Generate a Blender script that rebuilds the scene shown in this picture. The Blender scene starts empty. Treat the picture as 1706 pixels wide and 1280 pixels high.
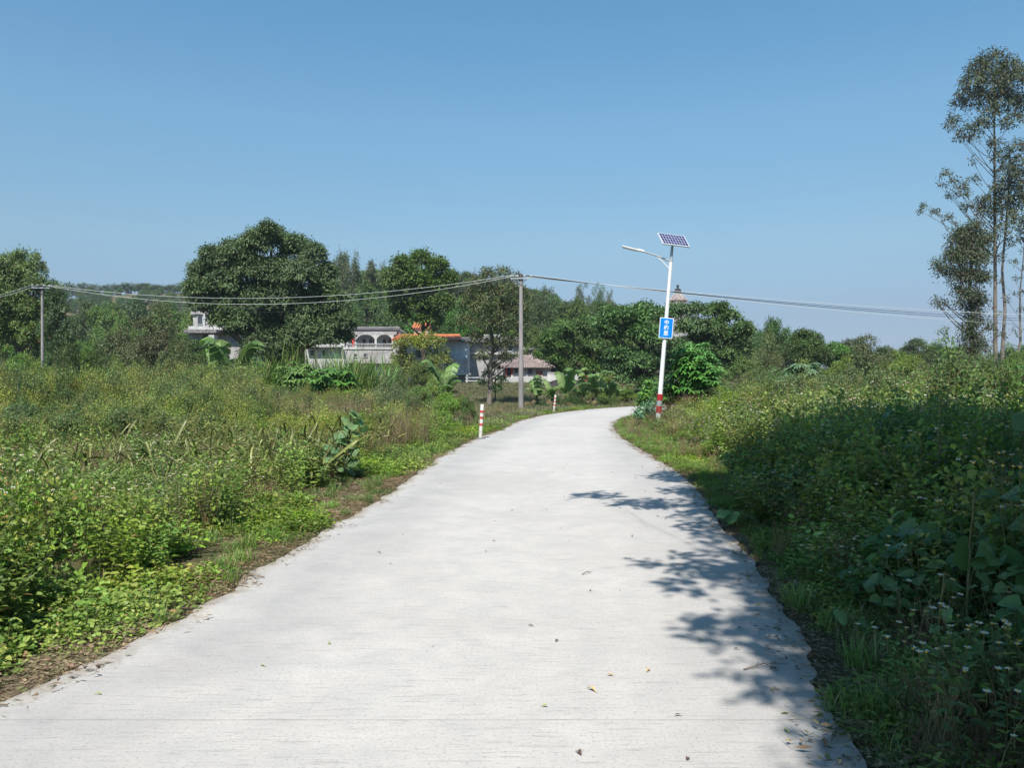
import bpy, math, random
import numpy as np
from mathutils import Vector, Matrix
R = math.radians
SC = bpy.context.scene
COL = SC.collection
# ---------------------------------------------------------------- camera, sky, sun, exposure
CX, CY, F, HZ, EYE = 853.0, 640.0, 1285.0, 632.0, 1.65     # photograph: 1706 x 1280, horizon row, eye height
cam = bpy.data.cameras.new('camera'); camo = bpy.data.objects.new('camera', cam); COL.objects.link(camo)
cam.sensor_width = 36; cam.lens = 36 * F / 1706; cam.clip_start = 0.05; cam.clip_end = 6000
camo.location = (0, 0, EYE); camo.rotation_euler = (R(90) - math.atan((CY - HZ) / F), 0, 0)
SC.camera = camo
SUN_EL, SUN_SIDE = R(52), R(-12)                          # behind the camera, slightly to the left
S = Vector((math.sin(SUN_SIDE) * math.cos(SUN_EL), -math.cos(SUN_SIDE) * math.cos(SUN_EL), math.sin(SUN_EL)))
w = bpy.data.worlds.new('World'); SC.world = w; w.use_nodes = True
nt = w.node_tree; nt.nodes.clear()
sky = nt.nodes.new('ShaderNodeTexSky'); sky.sky_type = 'NISHITA'; sky.sun_disc = False
sky.sun_elevation = SUN_EL; sky.sun_rotation = math.atan2(S.x, S.y)
sky.air_density = 1.0; sky.dust_density = 0.3; sky.ozone_density = 1.6; sky.altitude = 50
bg = nt.nodes.new('ShaderNodeBackground'); bg.inputs['Strength'].default_value = 0.091
wo = nt.nodes.new('ShaderNodeOutputWorld')
stc = nt.nodes.new('ShaderNodeTexCoord'); sxyz = nt.nodes.new('ShaderNodeSeparateXYZ'); nt.links.new(stc.outputs['Generated'], sxyz.inputs[0])
srp = nt.nodes.new('ShaderNodeValToRGB'); nt.links.new(sxyz.outputs['Z'], srp.inputs[0])   # hazy air: the low sky is dimmed, the high sky keeps its blue
SKYR = [(0, (.28, .34, .58)), (.03, (.31, .375, .56)), (.08, (.39, .42, .52)), (.17, (.61, .70, .68)), (.31, (.69, .93, .91)), (.44, (.59, .97, 1.01))]
while len(srp.color_ramp.elements) < len(SKYR): srp.color_ramp.elements.new(.5)
for e_, (p_, c_) in zip(srp.color_ramp.elements, SKYR): e_.position = p_; e_.color = (*c_, 1)
smx = nt.nodes.new('ShaderNodeMix'); smx.data_type = 'RGBA'; smx.blend_type = 'MULTIPLY'; smx.inputs[0].default_value = 1
nt.links.new(sky.outputs[0], smx.inputs[6]); nt.links.new(srp.outputs[0], smx.inputs[7]); nt.links.new(smx.outputs[2], bg.inputs['Color']); nt.links.new(bg.outputs[0], wo.inputs['Surface'])
sl = bpy.data.lights.new('sun', 'SUN'); sl.energy = 4.2; sl.angle = R(0.53); sl.color = (1, 0.95, 0.88)
so = bpy.data.objects.new('sun', sl); COL.objects.link(so); so.rotation_euler = S.to_track_quat('Z', 'Y').to_euler()
vs = SC.view_settings
SC.display_settings.display_device = 'sRGB'; vs.view_transform = 'Standard'; vs.look = 'None'; vs.gamma = 1; vs.use_curve_mapping = False
vs.exposure = 0.85
SC.render.engine = 'CYCLES'
SC.cycles.max_bounces = 8; SC.cycles.diffuse_bounces = 5; SC.cycles.transmission_bounces = 5; SC.cycles.glossy_bounces = 2
SC.cycles.use_denoising = True

def X(px, d): return (px - CX) / F * d
def Z(py, d): return EYE + (HZ - py) / F * d

# ---------------------------------------------------------------- materials
def newmat(name):
    m = bpy.data.materials.new(name); m.use_nodes = True; t = m.node_tree; t.nodes.clear()
    return m, t, t.nodes.new('ShaderNodeOutputMaterial')
def node(t, typ, **kw):
    n = t.nodes.new(typ)
    for k, v in kw.items():
        if k.startswith('i_'): n.inputs[int(k[2:]) if k[2:].isdigit() else k[2:]].default_value = v
        else: setattr(n, k, v)
    return n
def c4(c): return (c[0], c[1], c[2], 1)
def mixc(t, fac, a, b, blend='MIX'):
    n = node(t, 'ShaderNodeMix', data_type='RGBA', blend_type=blend)
    for s, v in ((0, fac), (6, a), (7, b)):
        if isinstance(v, (int, float)): n.inputs[s].default_value = v
        elif isinstance(v, tuple): n.inputs[s].default_value = c4(v)
        else: t.links.new(v, n.inputs[s])
    return n.outputs[2]
def noise(t, scale, detail=4, rough=.6, vec=None, dist=0):
    n = node(t, 'ShaderNodeTexNoise'); n.inputs['Scale'].default_value = scale; n.inputs['Detail'].default_value = detail
    n.inputs['Roughness'].default_value = rough; n.inputs['Distortion'].default_value = dist
    if vec is not None: t.links.new(vec, n.inputs['Vector'])
    return n.outputs[0]
def ramp(t, fac, stops):
    n = node(t, 'ShaderNodeValToRGB'); e = n.color_ramp.elements
    while len(e) < len(stops): e.new(.5)
    for k, (p, c) in enumerate(stops):
        e[k].position = p; e[k].color = c4(c) if isinstance(c, tuple) else (c, c, c, 1)
    t.links.new(fac, n.inputs[0]); return n.outputs[0]
def leafmat(name, ca, cb, rough=.5, trans=.3, vary=.35, spec=.35, dead=None, dfrac=.04):
    m, t, o = newmat(name)
    geo = node(t, 'ShaderNodeNewGeometry'); oi = node(t, 'ShaderNodeObjectInfo')
    c = mixc(t, geo.outputs['Random Per Island'], ca, cb)
    if dead:
        c = mixc(t, ramp(t, geo.outputs['Random Per Island'], [(0, 1.0), (dfrac, 1.0), (dfrac + .001, 0.0)]), c, dead)
    h = node(t, 'ShaderNodeHueSaturation'); t.links.new(c, h.inputs['Color'])
    mr = node(t, 'ShaderNodeMapRange'); t.links.new(oi.outputs['Random'], mr.inputs[0]); mr.inputs[3].default_value = 1 - vary; mr.inputs[4].default_value = 1 + vary
    pn_ = noise(t, .55, 3, .6, geo.outputs['Position']); pr = node(t, 'ShaderNodeMapRange'); t.links.new(pn_, pr.inputs[0]); pr.inputs[1].default_value = .3; pr.inputs[2].default_value = .7; pr.inputs[3].default_value = .72; pr.inputs[4].default_value = 1.3
    mu = node(t, 'ShaderNodeMath', operation='MULTIPLY'); t.links.new(mr.outputs[0], mu.inputs[0]); t.links.new(pr.outputs[0], mu.inputs[1])
    sr = node(t, 'ShaderNodeMapRange'); t.links.new(noise(t, .23, 3, .6, geo.outputs['Position']), sr.inputs[0]); sr.inputs[1].default_value = .3; sr.inputs[2].default_value = .7; sr.inputs[3].default_value = 1.12; sr.inputs[4].default_value = .82
    t.links.new(sr.outputs[0], h.inputs['Saturation']); t.links.new(mu.outputs[0], h.inputs['Value'])
    m2 = node(t, 'ShaderNodeMath', operation='MULTIPLY_ADD'); t.links.new(oi.outputs['Random'], m2.inputs[0]); m2.inputs[1].default_value = 7.31; m2.inputs[2].default_value = 0
    m3 = node(t, 'ShaderNodeMath', operation='FRACT'); t.links.new(m2.outputs[0], m3.inputs[0])
    mh = node(t, 'ShaderNodeMapRange'); t.links.new(m3.outputs[0], mh.inputs[0]); mh.inputs[3].default_value = .475; mh.inputs[4].default_value = .515
    t.links.new(mh.outputs[0], h.inputs['Hue'])
    p = node(t, 'ShaderNodeBsdfPrincipled'); t.links.new(h.outputs[0], p.inputs['Base Color'])
    p.inputs['Roughness'].default_value = rough; p.inputs['Specular IOR Level'].default_value = spec
    tr = node(t, 'ShaderNodeBsdfTranslucent')
    hy = mixc(t, .35, h.outputs[0], (ca[0] * 1.6, ca[1] * 1.5, ca[2] * .5)); t.links.new(hy, tr.inputs['Color'])
    mx = node(t, 'ShaderNodeMixShader', i_0=trans)
    t.links.new(p.outputs[0], mx.inputs[1]); t.links.new(tr.outputs[0], mx.inputs[2]); t.links.new(mx.outputs[0], o.inputs[0])
    return m
def surf(name, ca, cb=None, scale=6, rough=.7, metal=0, bump=0, bscale=None, stretch=None, spec=.4):
    m, t, o = newmat(name)
    p = node(t, 'ShaderNodeBsdfPrincipled'); p.inputs['Roughness'].default_value = rough; p.inputs['Metallic'].default_value = metal
    p.inputs['Specular IOR Level'].default_value = spec
    tc = node(t, 'ShaderNodeTexCoord'); vec = tc.outputs['Object']
    if stretch:
        mp = node(t, 'ShaderNodeMapping'); mp.inputs['Scale'].default_value = stretch; t.links.new(vec, mp.inputs['Vector']); vec = mp.outputs[0]
    nz = noise(t, scale, 6, .65, vec)
    if cb: t.links.new(ramp(t, nz, [(.32, ca), (.68, cb)]), p.inputs['Base Color'])
    else: p.inputs['Base Color'].default_value = c4(ca)
    if bump:
        b = node(t, 'ShaderNodeBump'); b.inputs['Strength'].default_value = bump; b.inputs['Distance'].default_value = .02
        t.links.new(noise(t, bscale or scale * 3, 5, .6, vec), b.inputs['Height']); t.links.new(b.outputs[0], p.inputs['Normal'])
    t.links.new(p.outputs[0], o.inputs[0]); return m

M = {}
M['weed'] = leafmat('weed_leaf', (.10, .19, .03), (.2, .31, .055), trans=.34, vary=.3, dead=(.32, .22, .07), dfrac=.04)
M['weed_y'] = leafmat('yellow_green_leaf', (.165, .235, .038), (.30, .35, .07), trans=.34, dead=(.3, .21, .09), dfrac=.06)
M['bright'] = leafmat('bright_leaf', (.14, .26, .03), (.26, .38, .055), trans=.35)
M['mid'] = leafmat('mid_leaf', (.06, .12, .034), (.125, .19, .05), trans=.27, dead=(.18, .12, .06), dfrac=.03)
M['dark'] = leafmat('dark_leaf', (.045, .10, .033), (.11, .18, .052), trans=.24, vary=.25, rough=.5, spec=.35)
M['hero'] = leafmat('hero_leaf', (.05, .10, .034), (.12, .17, .062), trans=.24, vary=.1, rough=.5, spec=.35)
M['green'] = leafmat('fresh_tree_leaf', (.058, .145, .03), (.14, .245, .05), trans=.3, vary=.25)
M['olive'] = leafmat('olive_leaf', (.08, .115, .04), (.15, .18, .07), trans=.2, vary=.25, dead=(.19, .12, .07), dfrac=.06)
M['euc'] = leafmat('thin_leaf', (.05, .075, .035), (.105, .13, .055), trans=.25, vary=.15, dead=(.13, .07, .045), dfrac=.08)
M['bamboo'] = leafmat('bamboo_leaf', (0.077, 0.105, 0.049), (0.140, 0.168, 0.077), trans=.25, vary=.2)
M['vine'] = leafmat('vine_leaf', (0.056, 0.140, 0.035), (0.105, 0.210, 0.056), trans=.35, vary=.3, rough=.45)
M['cactus'] = leafmat('strap_leaf_skin', (.07, .11, .025), (.2, .21, .05), trans=.12, vary=.4, rough=.45, dead=(.28, .19, .09), dfrac=.22)
M['palm'] = leafmat('palmate_leaf_green', (0.084, 0.210, 0.049), (0.154, 0.294, 0.070), trans=.3, vary=.15, rough=.4)
M['bluegreen'] = leafmat('bluish_palmate_leaf', (0.070, 0.154, 0.077), (0.140, 0.238, 0.119), trans=.25, vary=.2, rough=.45)
M['grassg'] = leafmat('green_grass_blade', (0.084, 0.182, 0.028), (0.168, 0.280, 0.056), trans=.3, dead=(0.350, 0.280, 0.140), dfrac=.12)
M['grassd'] = leafmat('dry_grass_blade', (0.187, 0.154, 0.083), (0.363, 0.297, 0.165), trans=.25, vary=.3, dead=(0.143, 0.165, 0.055), dfrac=.2)
M['field'] = leafmat('field_grass_blade', (0.132, 0.143, 0.066), (0.231, 0.220, 0.110), trans=.25, vary=.25)
M['dead'] = leafmat('dead_stalk', (.12, .07, .045), (.27, .19, .115), trans=.1, vary=.35, rough=.8, spec=.1)
M['stem'] = surf('green_stem', (.06, .09, .03), (.13, .13, .05), 20, .6)
M['brownstem'] = surf('brown_stem', (.1, .065, .04), (.2, .14, .09), 20, .8)
M['petal'] = surf('white_petal', (0.615, 0.615, 0.574), rough=.6)
M['yolk'] = surf('yellow_flower_eye', (.7, .45, .04), rough=.6)
M['bark'] = surf('grey_bark', (.1, .085, .07), (.21, .18, .15), 5, .9, bump=.6, bscale=12, stretch=(3, 3, .6))
M['darkbark'] = surf('dark_bark', (.05, .04, .032), (.11, .09, .07), 5, .9, bump=.5, stretch=(3, 3, .6))
M['bananal'] = leafmat('banana_leaf_green', (0.084, 0.182, 0.042), (0.168, 0.280, 0.084), trans=.35, vary=.25, rough=.4)
M['bananad'] = leafmat('banana_leaf_dry', (.13, .09, .045), (.2, .14, .07), trans=.2, vary=.2, rough=.8)
M['white'] = surf('white_enamel', (0.590, 0.607, 0.607), (0.656, 0.656, 0.648), 3, .35, spec=.5)
M['galv'] = surf('galvanised_steel', (.3, .33, .34), (.42, .45, .46), 8, .45, metal=.3)
M['red'] = surf('red_reflective_band', (.27, .008, .014), (.36, .015, .022), 9, .4)
M['redfade'] = surf('faded_red_band', (.34, .035, .035), (.48, .09, .08), 14, .55)
M['postwhite'] = surf('weathered_white_paint', (.36, .34, .29), (.64, .63, .6), 7, .6, stretch=(2, 2, .8))
M['blue'] = surf('blue_sign_face', (0, .17, .56), (.0, .2, .62), 3, .35)
M['signwhite'] = surf('white_sign_print', (0.640, 0.672, 0.705), rough=.4)
M['cell'] = surf('solar_cell', (.012, .014, .07), (.022, .026, .12), 4, .5, spec=.25)
M['alu'] = surf('aluminium_frame', (.6, .63, .66), rough=.35, metal=.4)
M['pole'] = surf('weathered_concrete_pole', (.17, .155, .15), (.3, .28, .27), 3, .85, bump=.4, bscale=30, stretch=(1, 1, .3))
M['wirew'] = surf('pale_cable', (0.508, 0.525, 0.525), rough=.5)
M['wired'] = surf('black_cable', (.02, .025, .03), rough=.5)
M['ceramic'] = surf('insulator', (.5, .5, .5), rough=.3)
M['rust'] = surf('dark_iron', (.05, .045, .045), (.1, .08, .07), 8, .7)
M['wallw'] = surf('whitewashed_wall', (.26, .255, .245), (.56, .56, .54), .9, .85, bump=.2)
M['wallg'] = surf('stained_grey_wall', (0.197, 0.189, 0.189), (0.426, 0.410, 0.402), 1.1, .9, bump=.3)
M['wallb'] = surf('bluish_grey_wall', (.32, .36, .4), (.5, .55, .6), 1.5, .85)
M['pink'] = surf('pink_wall', (0.492, 0.271, 0.213), (0.607, 0.410, 0.344), 2, .85)
M['orange'] = surf('orange_roof_tile', (.36, .1, .04), (.6, .22, .09), 2, .7)
M['rooftile'] = surf('grey_roof_tile', (.09, .085, .085), (.24, .22, .22), 3, .85)
M['brownroof'] = surf('brown_roof_tile', (.15, .115, .105), (.34, .27, .25), 3, .85)
M['glass'] = surf('dark_window_glass', (.03, .045, .06), (.06, .08, .1), 2, .15, spec=.6)
M['maroon'] = surf('maroon_door_paint', (.2, .05, .045), (.3, .09, .08), 4, .6)
M['redtrim'] = surf('red_paper', (.6, .05, .05), rough=.7)
M['mound'] = surf('shaded_earth_dark_finial', (.02, .02, .022), (.05, .045, .045), 3, .95, bump=.6)  # near black holds the tree shade on the mound; also colours the tower finial

# ---------------------------------------------------------------- geometry accumulator
class Acc:
    def __init__(s): s.v, s.t, s.m, s.s, s.n, s.mats = [], [], [], [], 0, []
    def mi(s, mat):
        if mat not in s.mats: s.mats.append(mat)
        return s.mats.index(mat)
    def add(s, v, t, mat, smooth=False):
        v = np.asarray(v, float).reshape(-1, 3); t = np.asarray(t, int).reshape(-1, 3)
        s.v.append(v); s.t.append(t + s.n); s.n += len(v)
        s.m.append(np.full(len(t), s.mi(mat))); s.s.append(np.full(len(t), smooth)); return s
    def mesh(s, name):
        me = bpy.data.meshes.new(name)
        v = np.concatenate(s.v); t = np.concatenate(s.t)
        me.vertices.add(len(v)); me.vertices.foreach_set('co', v.ravel())
        me.loops.add(t.size); me.loops.foreach_set('vertex_index', t.ravel().astype(np.int32))
        me.polygons.add(len(t)); me.polygons.foreach_set('loop_start', np.arange(0, t.size, 3, dtype=np.int32))
        me.polygons.foreach_set('loop_total', np.full(len(t), 3, dtype=np.int32))
        me.polygons.foreach_set('material_index', np.concatenate(s.m).astype(np.int32))
        me.polygons.foreach_set('use_smooth', np.concatenate(s.s).astype(bool))
        for m in s.mats: me.materials.append(m if not isinstance(m, str) else M[m])
        me.update(calc_edges=True); return me
    def obj(s, name, parent=None, loc=None, coll=None):
        o = bpy.data.objects.new(name, s.mesh(name)); (coll or COL).objects.link(o)
        if parent: o.parent = parent
        if loc is not None: o.location = loc
        return o
    def box(s, c, d, mat, rot=None, taper=1.0):
        v = np.array([[x, y, z] for z in (-.5, .5) for y in (-.5, .5) for x in (-.5, .5)], float)
        v[4:, :2] *= taper; v = v * np.array(d)
        if rot is not None: v = v @ np.array(rot.to_matrix() if hasattr(rot, 'to_matrix') else rot).T
        v = v + np.array(c)
        t = [(0, 2, 3), (0, 3, 1), (4, 5, 7), (4, 7, 6), (0, 1, 5), (0, 5, 4), (2, 6, 7), (2, 7, 3), (0, 4, 6), (0, 6, 2), (1, 3, 7), (1, 7, 5)]
        return s.add(v, t, mat)
    def tube(s, pts, rad, mat, sides=6, cap=True):
        pts = np.asarray(pts, float); n = len(pts); rad = np.broadcast_to(np.asarray(rad, float), (n,))
        tg = np.gradient(pts, axis=0); tg /= np.linalg.norm(tg, axis=1)[:, None] + 1e-9
        ref = np.array([0, 0, 1.]) if abs(tg[:, 2]).mean() < .8 else np.array([1., 0, 0])
        a = np.cross(tg, ref); a /= np.linalg.norm(a, axis=1)[:, None] + 1e-9; b = np.cross(tg, a)
        th = np.linspace(0, 2 * np.pi, sides, endpoint=False)
        v = pts[:, None] + rad[:, None, None] * (np.cos(th)[None, :, None] * a[:, None] + np.sin(th)[None, :, None] * b[:, None])
        t = []
        for i in range(n - 1):
            for k in range(sides):
                p, q = i * sides + k, i * sides + (k + 1) % sides
                t += [(p, q, q + sides), (p, q + sides, p + sides)]
        s.add(v.reshape(-1, 3), t, mat, sides > 4)
        if cap: s.add(np.concatenate([v[0], v[-1]]), [q for k in range(1, sides - 1) for q in ((0, k + 1, k), (sides, sides + k, sides + k + 1))], mat)
        return s
    def lathe(s, prof, mat, c=(0, 0, 0), sides=14, smooth=True):
        return s.tube_prof(prof, mat, c, sides, smooth)
    def tube_prof(s, prof, mat, c, sides, smooth):
        th = np.linspace(0, 2 * np.pi, sides, endpoint=False) + np.pi / sides
        v = [[c[0] + r * math.cos(a), c[1] + r * math.sin(a), c[2] + z] for r, z in prof for a in th]; t = []
        for i in range(len(prof) - 1):
            for k in range(sides):
                p, q = i * sides + k, i * sides + (k + 1) % sides
                t += [(p, q, q + sides), (p, q + sides, p + sides)]
        m = (len(prof) - 1) * sides
        for k in range(1, sides - 1): t += [(0, k + 1, k), (m, m + k, m + k + 1)]
        return s.add(v, t, mat, smooth)
    def leaves(s, P, D, N, L, W, mat, lod=1, fold=.12, droop=0.):
        P, D, N = (np.asarray(a, float) for a in (P, D, N)); n = len(P)
        if n == 0: return s
        L = np.broadcast_to(np.asarray(L, float), (n,))[:, None]; W = np.broadcast_to(np.asarray(W, float), (n,))[:, None]
        D = D / (np.linalg.norm(D, axis=1)[:, None] + 1e-9)
        Sd = np.cross(D, N); Sd /= np.linalg.norm(Sd, axis=1)[:, None] + 1e-9; N = np.cross(Sd, D)
        dn = np.array([0, 0, -1.])
        if lod == 1:
            v = np.stack([P, P + D * L * .45 + Sd * W / 2 + N * W * fold, P + D * L + dn * L * droop, P + D * L * .45 - Sd * W / 2 + N * W * fold], 1)
            t = np.array([(0, 1, 2), (0, 2, 3)]); k = 4
        else:
            a, b = .3, .68
            v = np.stack([P, P + D * L * a + dn * L * droop * .1, P + D * L * b + dn * L * droop * .45, P + D * L + dn * L * droop,
                          P + D * L * a * .9 + Sd * W * .5 + N * W * fold, P + D * L * b + Sd * W * .4 + N * W * fold + dn * L * droop * .45,
                          P + D * L * a * .9 - Sd * W * .5 + N * W * fold, P + D * L * b - Sd * W * .4 + N * W * fold + dn * L * droop * .45], 1)
            t = np.array([(0, 4, 1), (0, 1, 6), (1, 4, 5), (1, 5, 2), (6, 1, 2), (6, 2, 7), (2, 5, 3), (7, 2, 3)]); k = 8
        tt = (t[None] + (np.arange(n) * k)[:, None, None]).reshape(-1, 3)
        return s.add(v.reshape(-1, 3), tt, mat, False)
    def blades(s, P, D, H, W, bend, mat):
        """grass blades: base P, lean direction D (xy), height H, width W"""
        P = np.asarray(P, float); D = np.asarray(D, float); n = len(P)
        D = D / (np.linalg.norm(D, axis=1)[:, None] + 1e-9); Sd = np.cross(D, [0, 0, 1.])
        H = np.broadcast_to(H, (n,))[:, None]; W = np.broadcast_to(W, (n,))[:, None]; B = np.broadcast_to(bend, (n,))[:, None]
        up = np.array([0, 0, 1.]); rows = []
        for u, wd in ((0, .8), (.4, 1.), (.75, .7)):
            c = P + up * H * u * (1 - .35 * B * u) + D * H * B * u * u
            rows += [c + Sd * W * wd / 2, c - Sd * W * wd / 2]
        rows.append(P + up * H * (1 - .5 * B) + D * H * B * 1.05)
        v = np.stack(rows, 1); t = np.array([(0, 1, 3), (0, 3, 2), (2, 3, 5), (2, 5, 4), (4, 5, 6)])
        return s.add(v.reshape(-1, 3), (t[None] + (np.arange(n) * 7)[:, None, None]).reshape(-1, 3), mat)

def props(o, label=None, cat=None, group=None, kind=None):
    if label: o['label'] = label
    if cat: o['category'] = cat
    if group: o['group'] = group
    if kind: o['kind'] = kind
    return o
def thing(name, label, cat, loc=(0, 0, 0), rz=0, group=None):
    o = bpy.data.objects.new(name, None); COL.objects.link(o); o.location = loc; o.rotation_euler = (0, 0, rz); o.empty_display_size = .2
    return props(o, label, cat, group)
def kids(o): return [c for c in CH.get(o.name, [])]
CH = {}
def part(acc, name, parent, loc=None):
    o = acc.obj(name, parent, loc); CH.setdefault(parent.name, []).append(o); return o
def dup(root, loc, rz=0, scale=(1, 1, 1), label=None, group=None):
    r = root.copy(); COL.objects.link(r); r.location = loc; r.rotation_euler = (0, 0, rz); r.scale = scale
    if label: r['label'] = label
    if group: r['group'] = group
    for ch in kids(root):
        c = ch.copy(); COL.objects.link(c); c.parent = r; CH.setdefault(r.name, []).append(c)
        for g in kids(ch):
            d = g.copy(); COL.objects.link(d); d.parent = c
    return r
def nrm(v): v = np.asarray(v, float); return v / (np.linalg.norm(v, axis=-1, keepdims=True) + 1e-9)

# ---------------------------------------------------------------- road outline and terrain height
LE = [(-3.6, -30), (-3.1, -10), (-2.75, 0), (-2.62, 3.87), (-2.5, 4.26), (-2.36, 4.9), (-2.19, 6.0), (-2.24, 6.45), (-2.12, 7.24), (-1.98, 8.9), (-1.86, 9.95), (-1.72, 12), (-1.65, 13.9),
      (-1.45, 17.2), (-1.0, 21.2), (-.3, 25.5), (.4, 31), (2.2, 37.6), (5, 43.6), (8.5, 48), (14, 52), (22, 54.5), (40, 57), (90, 60)]
RE = [(.5, -30), (.8, -10), (1.15, 0), (1.49, 3.27), (1.6, 3.8), (1.79, 4.73), (2.01, 5.92), (2.2, 7.1), (2.34, 8.55), (2.74, 11.3), (2.94, 13.9), (3.0, 17.2), (3.12, 22), (3.5, 26.5),
      (4.3, 31), (5.7, 35.5), (8, 40), (12, 44.5), (19, 48.2), (30, 51), (45, 53), (90, 56)]
def resample(pl, step):
    p = np.array(pl, float); out = [p[0]]
    for i in range(len(p) - 1):
        p0, p1, p2, p3 = p[max(i - 1, 0)], p[i], p[i + 1], p[min(i + 2, len(p) - 1)]
        n = max(1, int(np.linalg.norm(p2 - p1) / step))
        for k in range(1, n + 1):
            u = k / n; m1, m2 = (p2 - p0) / 2, (p3 - p1) / 2
            d1 = np.linalg.norm(p2 - p1); m1 = nrm(m1) * d1; m2 = nrm(m2) * d1
            out.append((2 * u**3 - 3 * u**2 + 1) * p1 + (u**3 - 2 * u**2 + u) * m1 + (-2 * u**3 + 3 * u**2) * p2 + (u**3 - u**2) * m2)
    return np.array(out)
LP, RP = resample(LE, 1.0), resample(RE, 1.0)
POLY = np.concatenate([LP, RP[::-1]])
def dist_pl(x, y, pl):
    d = np.full(x.shape, 1e9)
    for a, b in zip(pl[:-1], pl[1:]):
        ab = b - a; t = np.clip(((x - a[0]) * ab[0] + (y - a[1]) * ab[1]) / (ab @ ab), 0, 1)
        d = np.minimum(d, np.hypot(x - a[0] - t * ab[0], y - a[1] - t * ab[1]))
    return d
def inside(x, y, poly=POLY):
    c = np.zeros(x.shape, bool)
    for a, b in zip(poly, np.roll(poly, -1, 0)):
        if a[1] == b[1]: continue
        c ^= ((a[1] > y) != (b[1] > y)) & (x < (b[0] - a[0]) * (y - a[1]) / (b[1] - a[1]) + a[0])
    return c
def road_d(x, y):
    """(side, distance outside the road): side -1 left/far, +1 right/near, 0 on the road"""
    x = np.asarray(x, float); y = np.asarray(y, float)
    dl, dr = dist_pl(x, y, LP), dist_pl(x, y, RP); ins = inside(x, y)
    return np.where(ins, 0, np.where(dl < dr, -1, 1)), np.where(ins, -np.minimum(dl, dr), np.minimum(dl, dr))
def ss(a, b, x): t = np.clip((x - a) / (b - a), 0, 1); return t * t * (3 - 2 * t)
def vnoise(x, y, sc, seed=0):
    x = np.asarray(x) / sc + seed * 17.3; y = np.asarray(y) / sc + seed * 5.7
    return (np.sin(x * 1.7 + 1.3 * np.sin(y * 1.1 + seed)) + np.sin(y * 1.9 + 1.7 * np.sin(x * .8)) + np.sin((x + y) * 1.3 + 2 * np.sin((x - y) * .7))) / 3
def gz(x, y, rd=None):
    x = np.asarray(x, float); y = np.asarray(y, float)
    side, d = rd if rd is not None else road_d(x, y)
    z = np.where((side == 0) & (d < -.25), -.16, -.022 - .03 * ss(0, .5, d))
    z = z + np.where(side == 1, .32 * ss(.6, 2.6, d) * (1 - .7 * ss(25, 40, y)), 0)
    z = z + np.where(side == -1, -.10 * ss(1, 4, d) + .05 * vnoise(x, y, 2.2, 1) * ss(.5, 3, d), 0)
    z = z + 1.22 * ss(50, 80, y) * np.where(side == 0, 0, ss(0, 6, d)) 
    z = z + 38.5 * np.exp(-((x + 150) / 130) ** 2 - ((y - 345) / 95) ** 2) + 15.5 * np.exp(-((x + 22) / 34) ** 2 - ((y - 165) / 36) ** 2)
    z = z + 7.5 * np.exp(-((x - 22) / 30) ** 2 - ((y - 190) / 40) ** 2)
    return z
def gz1(x, y): return float(gz(np.array([x]), np.array([y]))[0])

def grid_axis(lo, hi, fine_lo, fine_hi, step, grow):
    a = list(np.arange(fine_lo, fine_hi + 1e-6, step)); s = step
    while a[-1] < hi: s *= grow; a.append(a[-1] + s)
    s = step
    while a[0] > lo: s *= grow; a.insert(0, a[0] - s)
    return np.array(a)
gx = grid_axis(-2200, 2200, -12, 14, .4, 1.09); gy = grid_axis(-300, 3200, -6, 48, .4, 1.06)
XX, YY = np.meshgrid(gx, gy); ZZ = gz(XX, YY)
nx, ny = len(gx), len(gy); ii = (np.arange(ny - 1)[:, None] * nx + np.arange(nx - 1)[None]).ravel()
gt = np.concatenate([np.stack([ii, ii + 1, ii + nx + 1], 1), np.stack([ii, ii + nx + 1, ii + nx], 1)])
m, t, o = newmat('soil_and_litter')
tc = node(t, 'ShaderNodeTexCoord'); p = node(t, 'ShaderNodeBsdfPrincipled'); p.inputs['Roughness'].default_value = .95; p.inputs['Specular IOR Level'].default_value = .1
base = ramp(t, noise(t, 9, 8, .7, tc.outputs['Object']), [(.3, (.05, .035, .022)), (.5, (.13, .095, .06)), (.7, (.24, .19, .125))])
grn = ramp(t, noise(t, .35, 6, .7, tc.outputs['Object']), [(.42, 0.0), (.58, 1.0)])
c = mixc(t, grn, base, (.07, .085, .03))
t.links.new(c, p.inputs['Base Color'])
b = node(t, 'ShaderNodeBump'); b.inputs['Strength'].default_value = .9; b.inputs['Distance'].default_value = .03
t.links.new(noise(t, 30, 6, .75, tc.outputs['Object']), b.inputs['Height']); t.links.new(b.outputs[0], p.inputs['Normal']); t.links.new(p.outputs[0], o.inputs[0])
M['soil'] = m
A = Acc(); A.add(np.stack([XX, YY, ZZ], -1).reshape(-1, 3), gt, 'soil', True)
props(A.obj('ground'), kind='structure')

# concrete road
m, t, o = newmat('brushed_concrete')
tc = node(t, 'ShaderNodeTexCoord'); ob = tc.outputs['Object']
p = node(t, 'ShaderNodeBsdfPrincipled'); p.inputs['Roughness'].default_value = .85; p.inputs['Specular IOR Level'].default_value = .25
mp = node(t, 'ShaderNodeMapping'); mp.inputs['Scale'].default_value = (3.6, 52, 1); mp.inputs['Rotation'].default_value = (0, 0, R(2.2)); t.links.new(ob, mp.inputs['Vector'])
tine = noise(t, 1.0, 5, .7, mp.outputs[0], .25)
mp2 = node(t, 'ShaderNodeMapping'); mp2.inputs['Scale'].default_value = (.5, 2.6, 1); t.links.new(ob, mp2.inputs['Vector'])
streak = noise(t, 1.0, 4, .6, mp2.outputs[0], .4)
big = noise(t, .45, 5, .6, ob, .5); fine = noise(t, 55, 6, .75, ob); mid = noise(t, 3.2, 6, .65, ob, .3)
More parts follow.
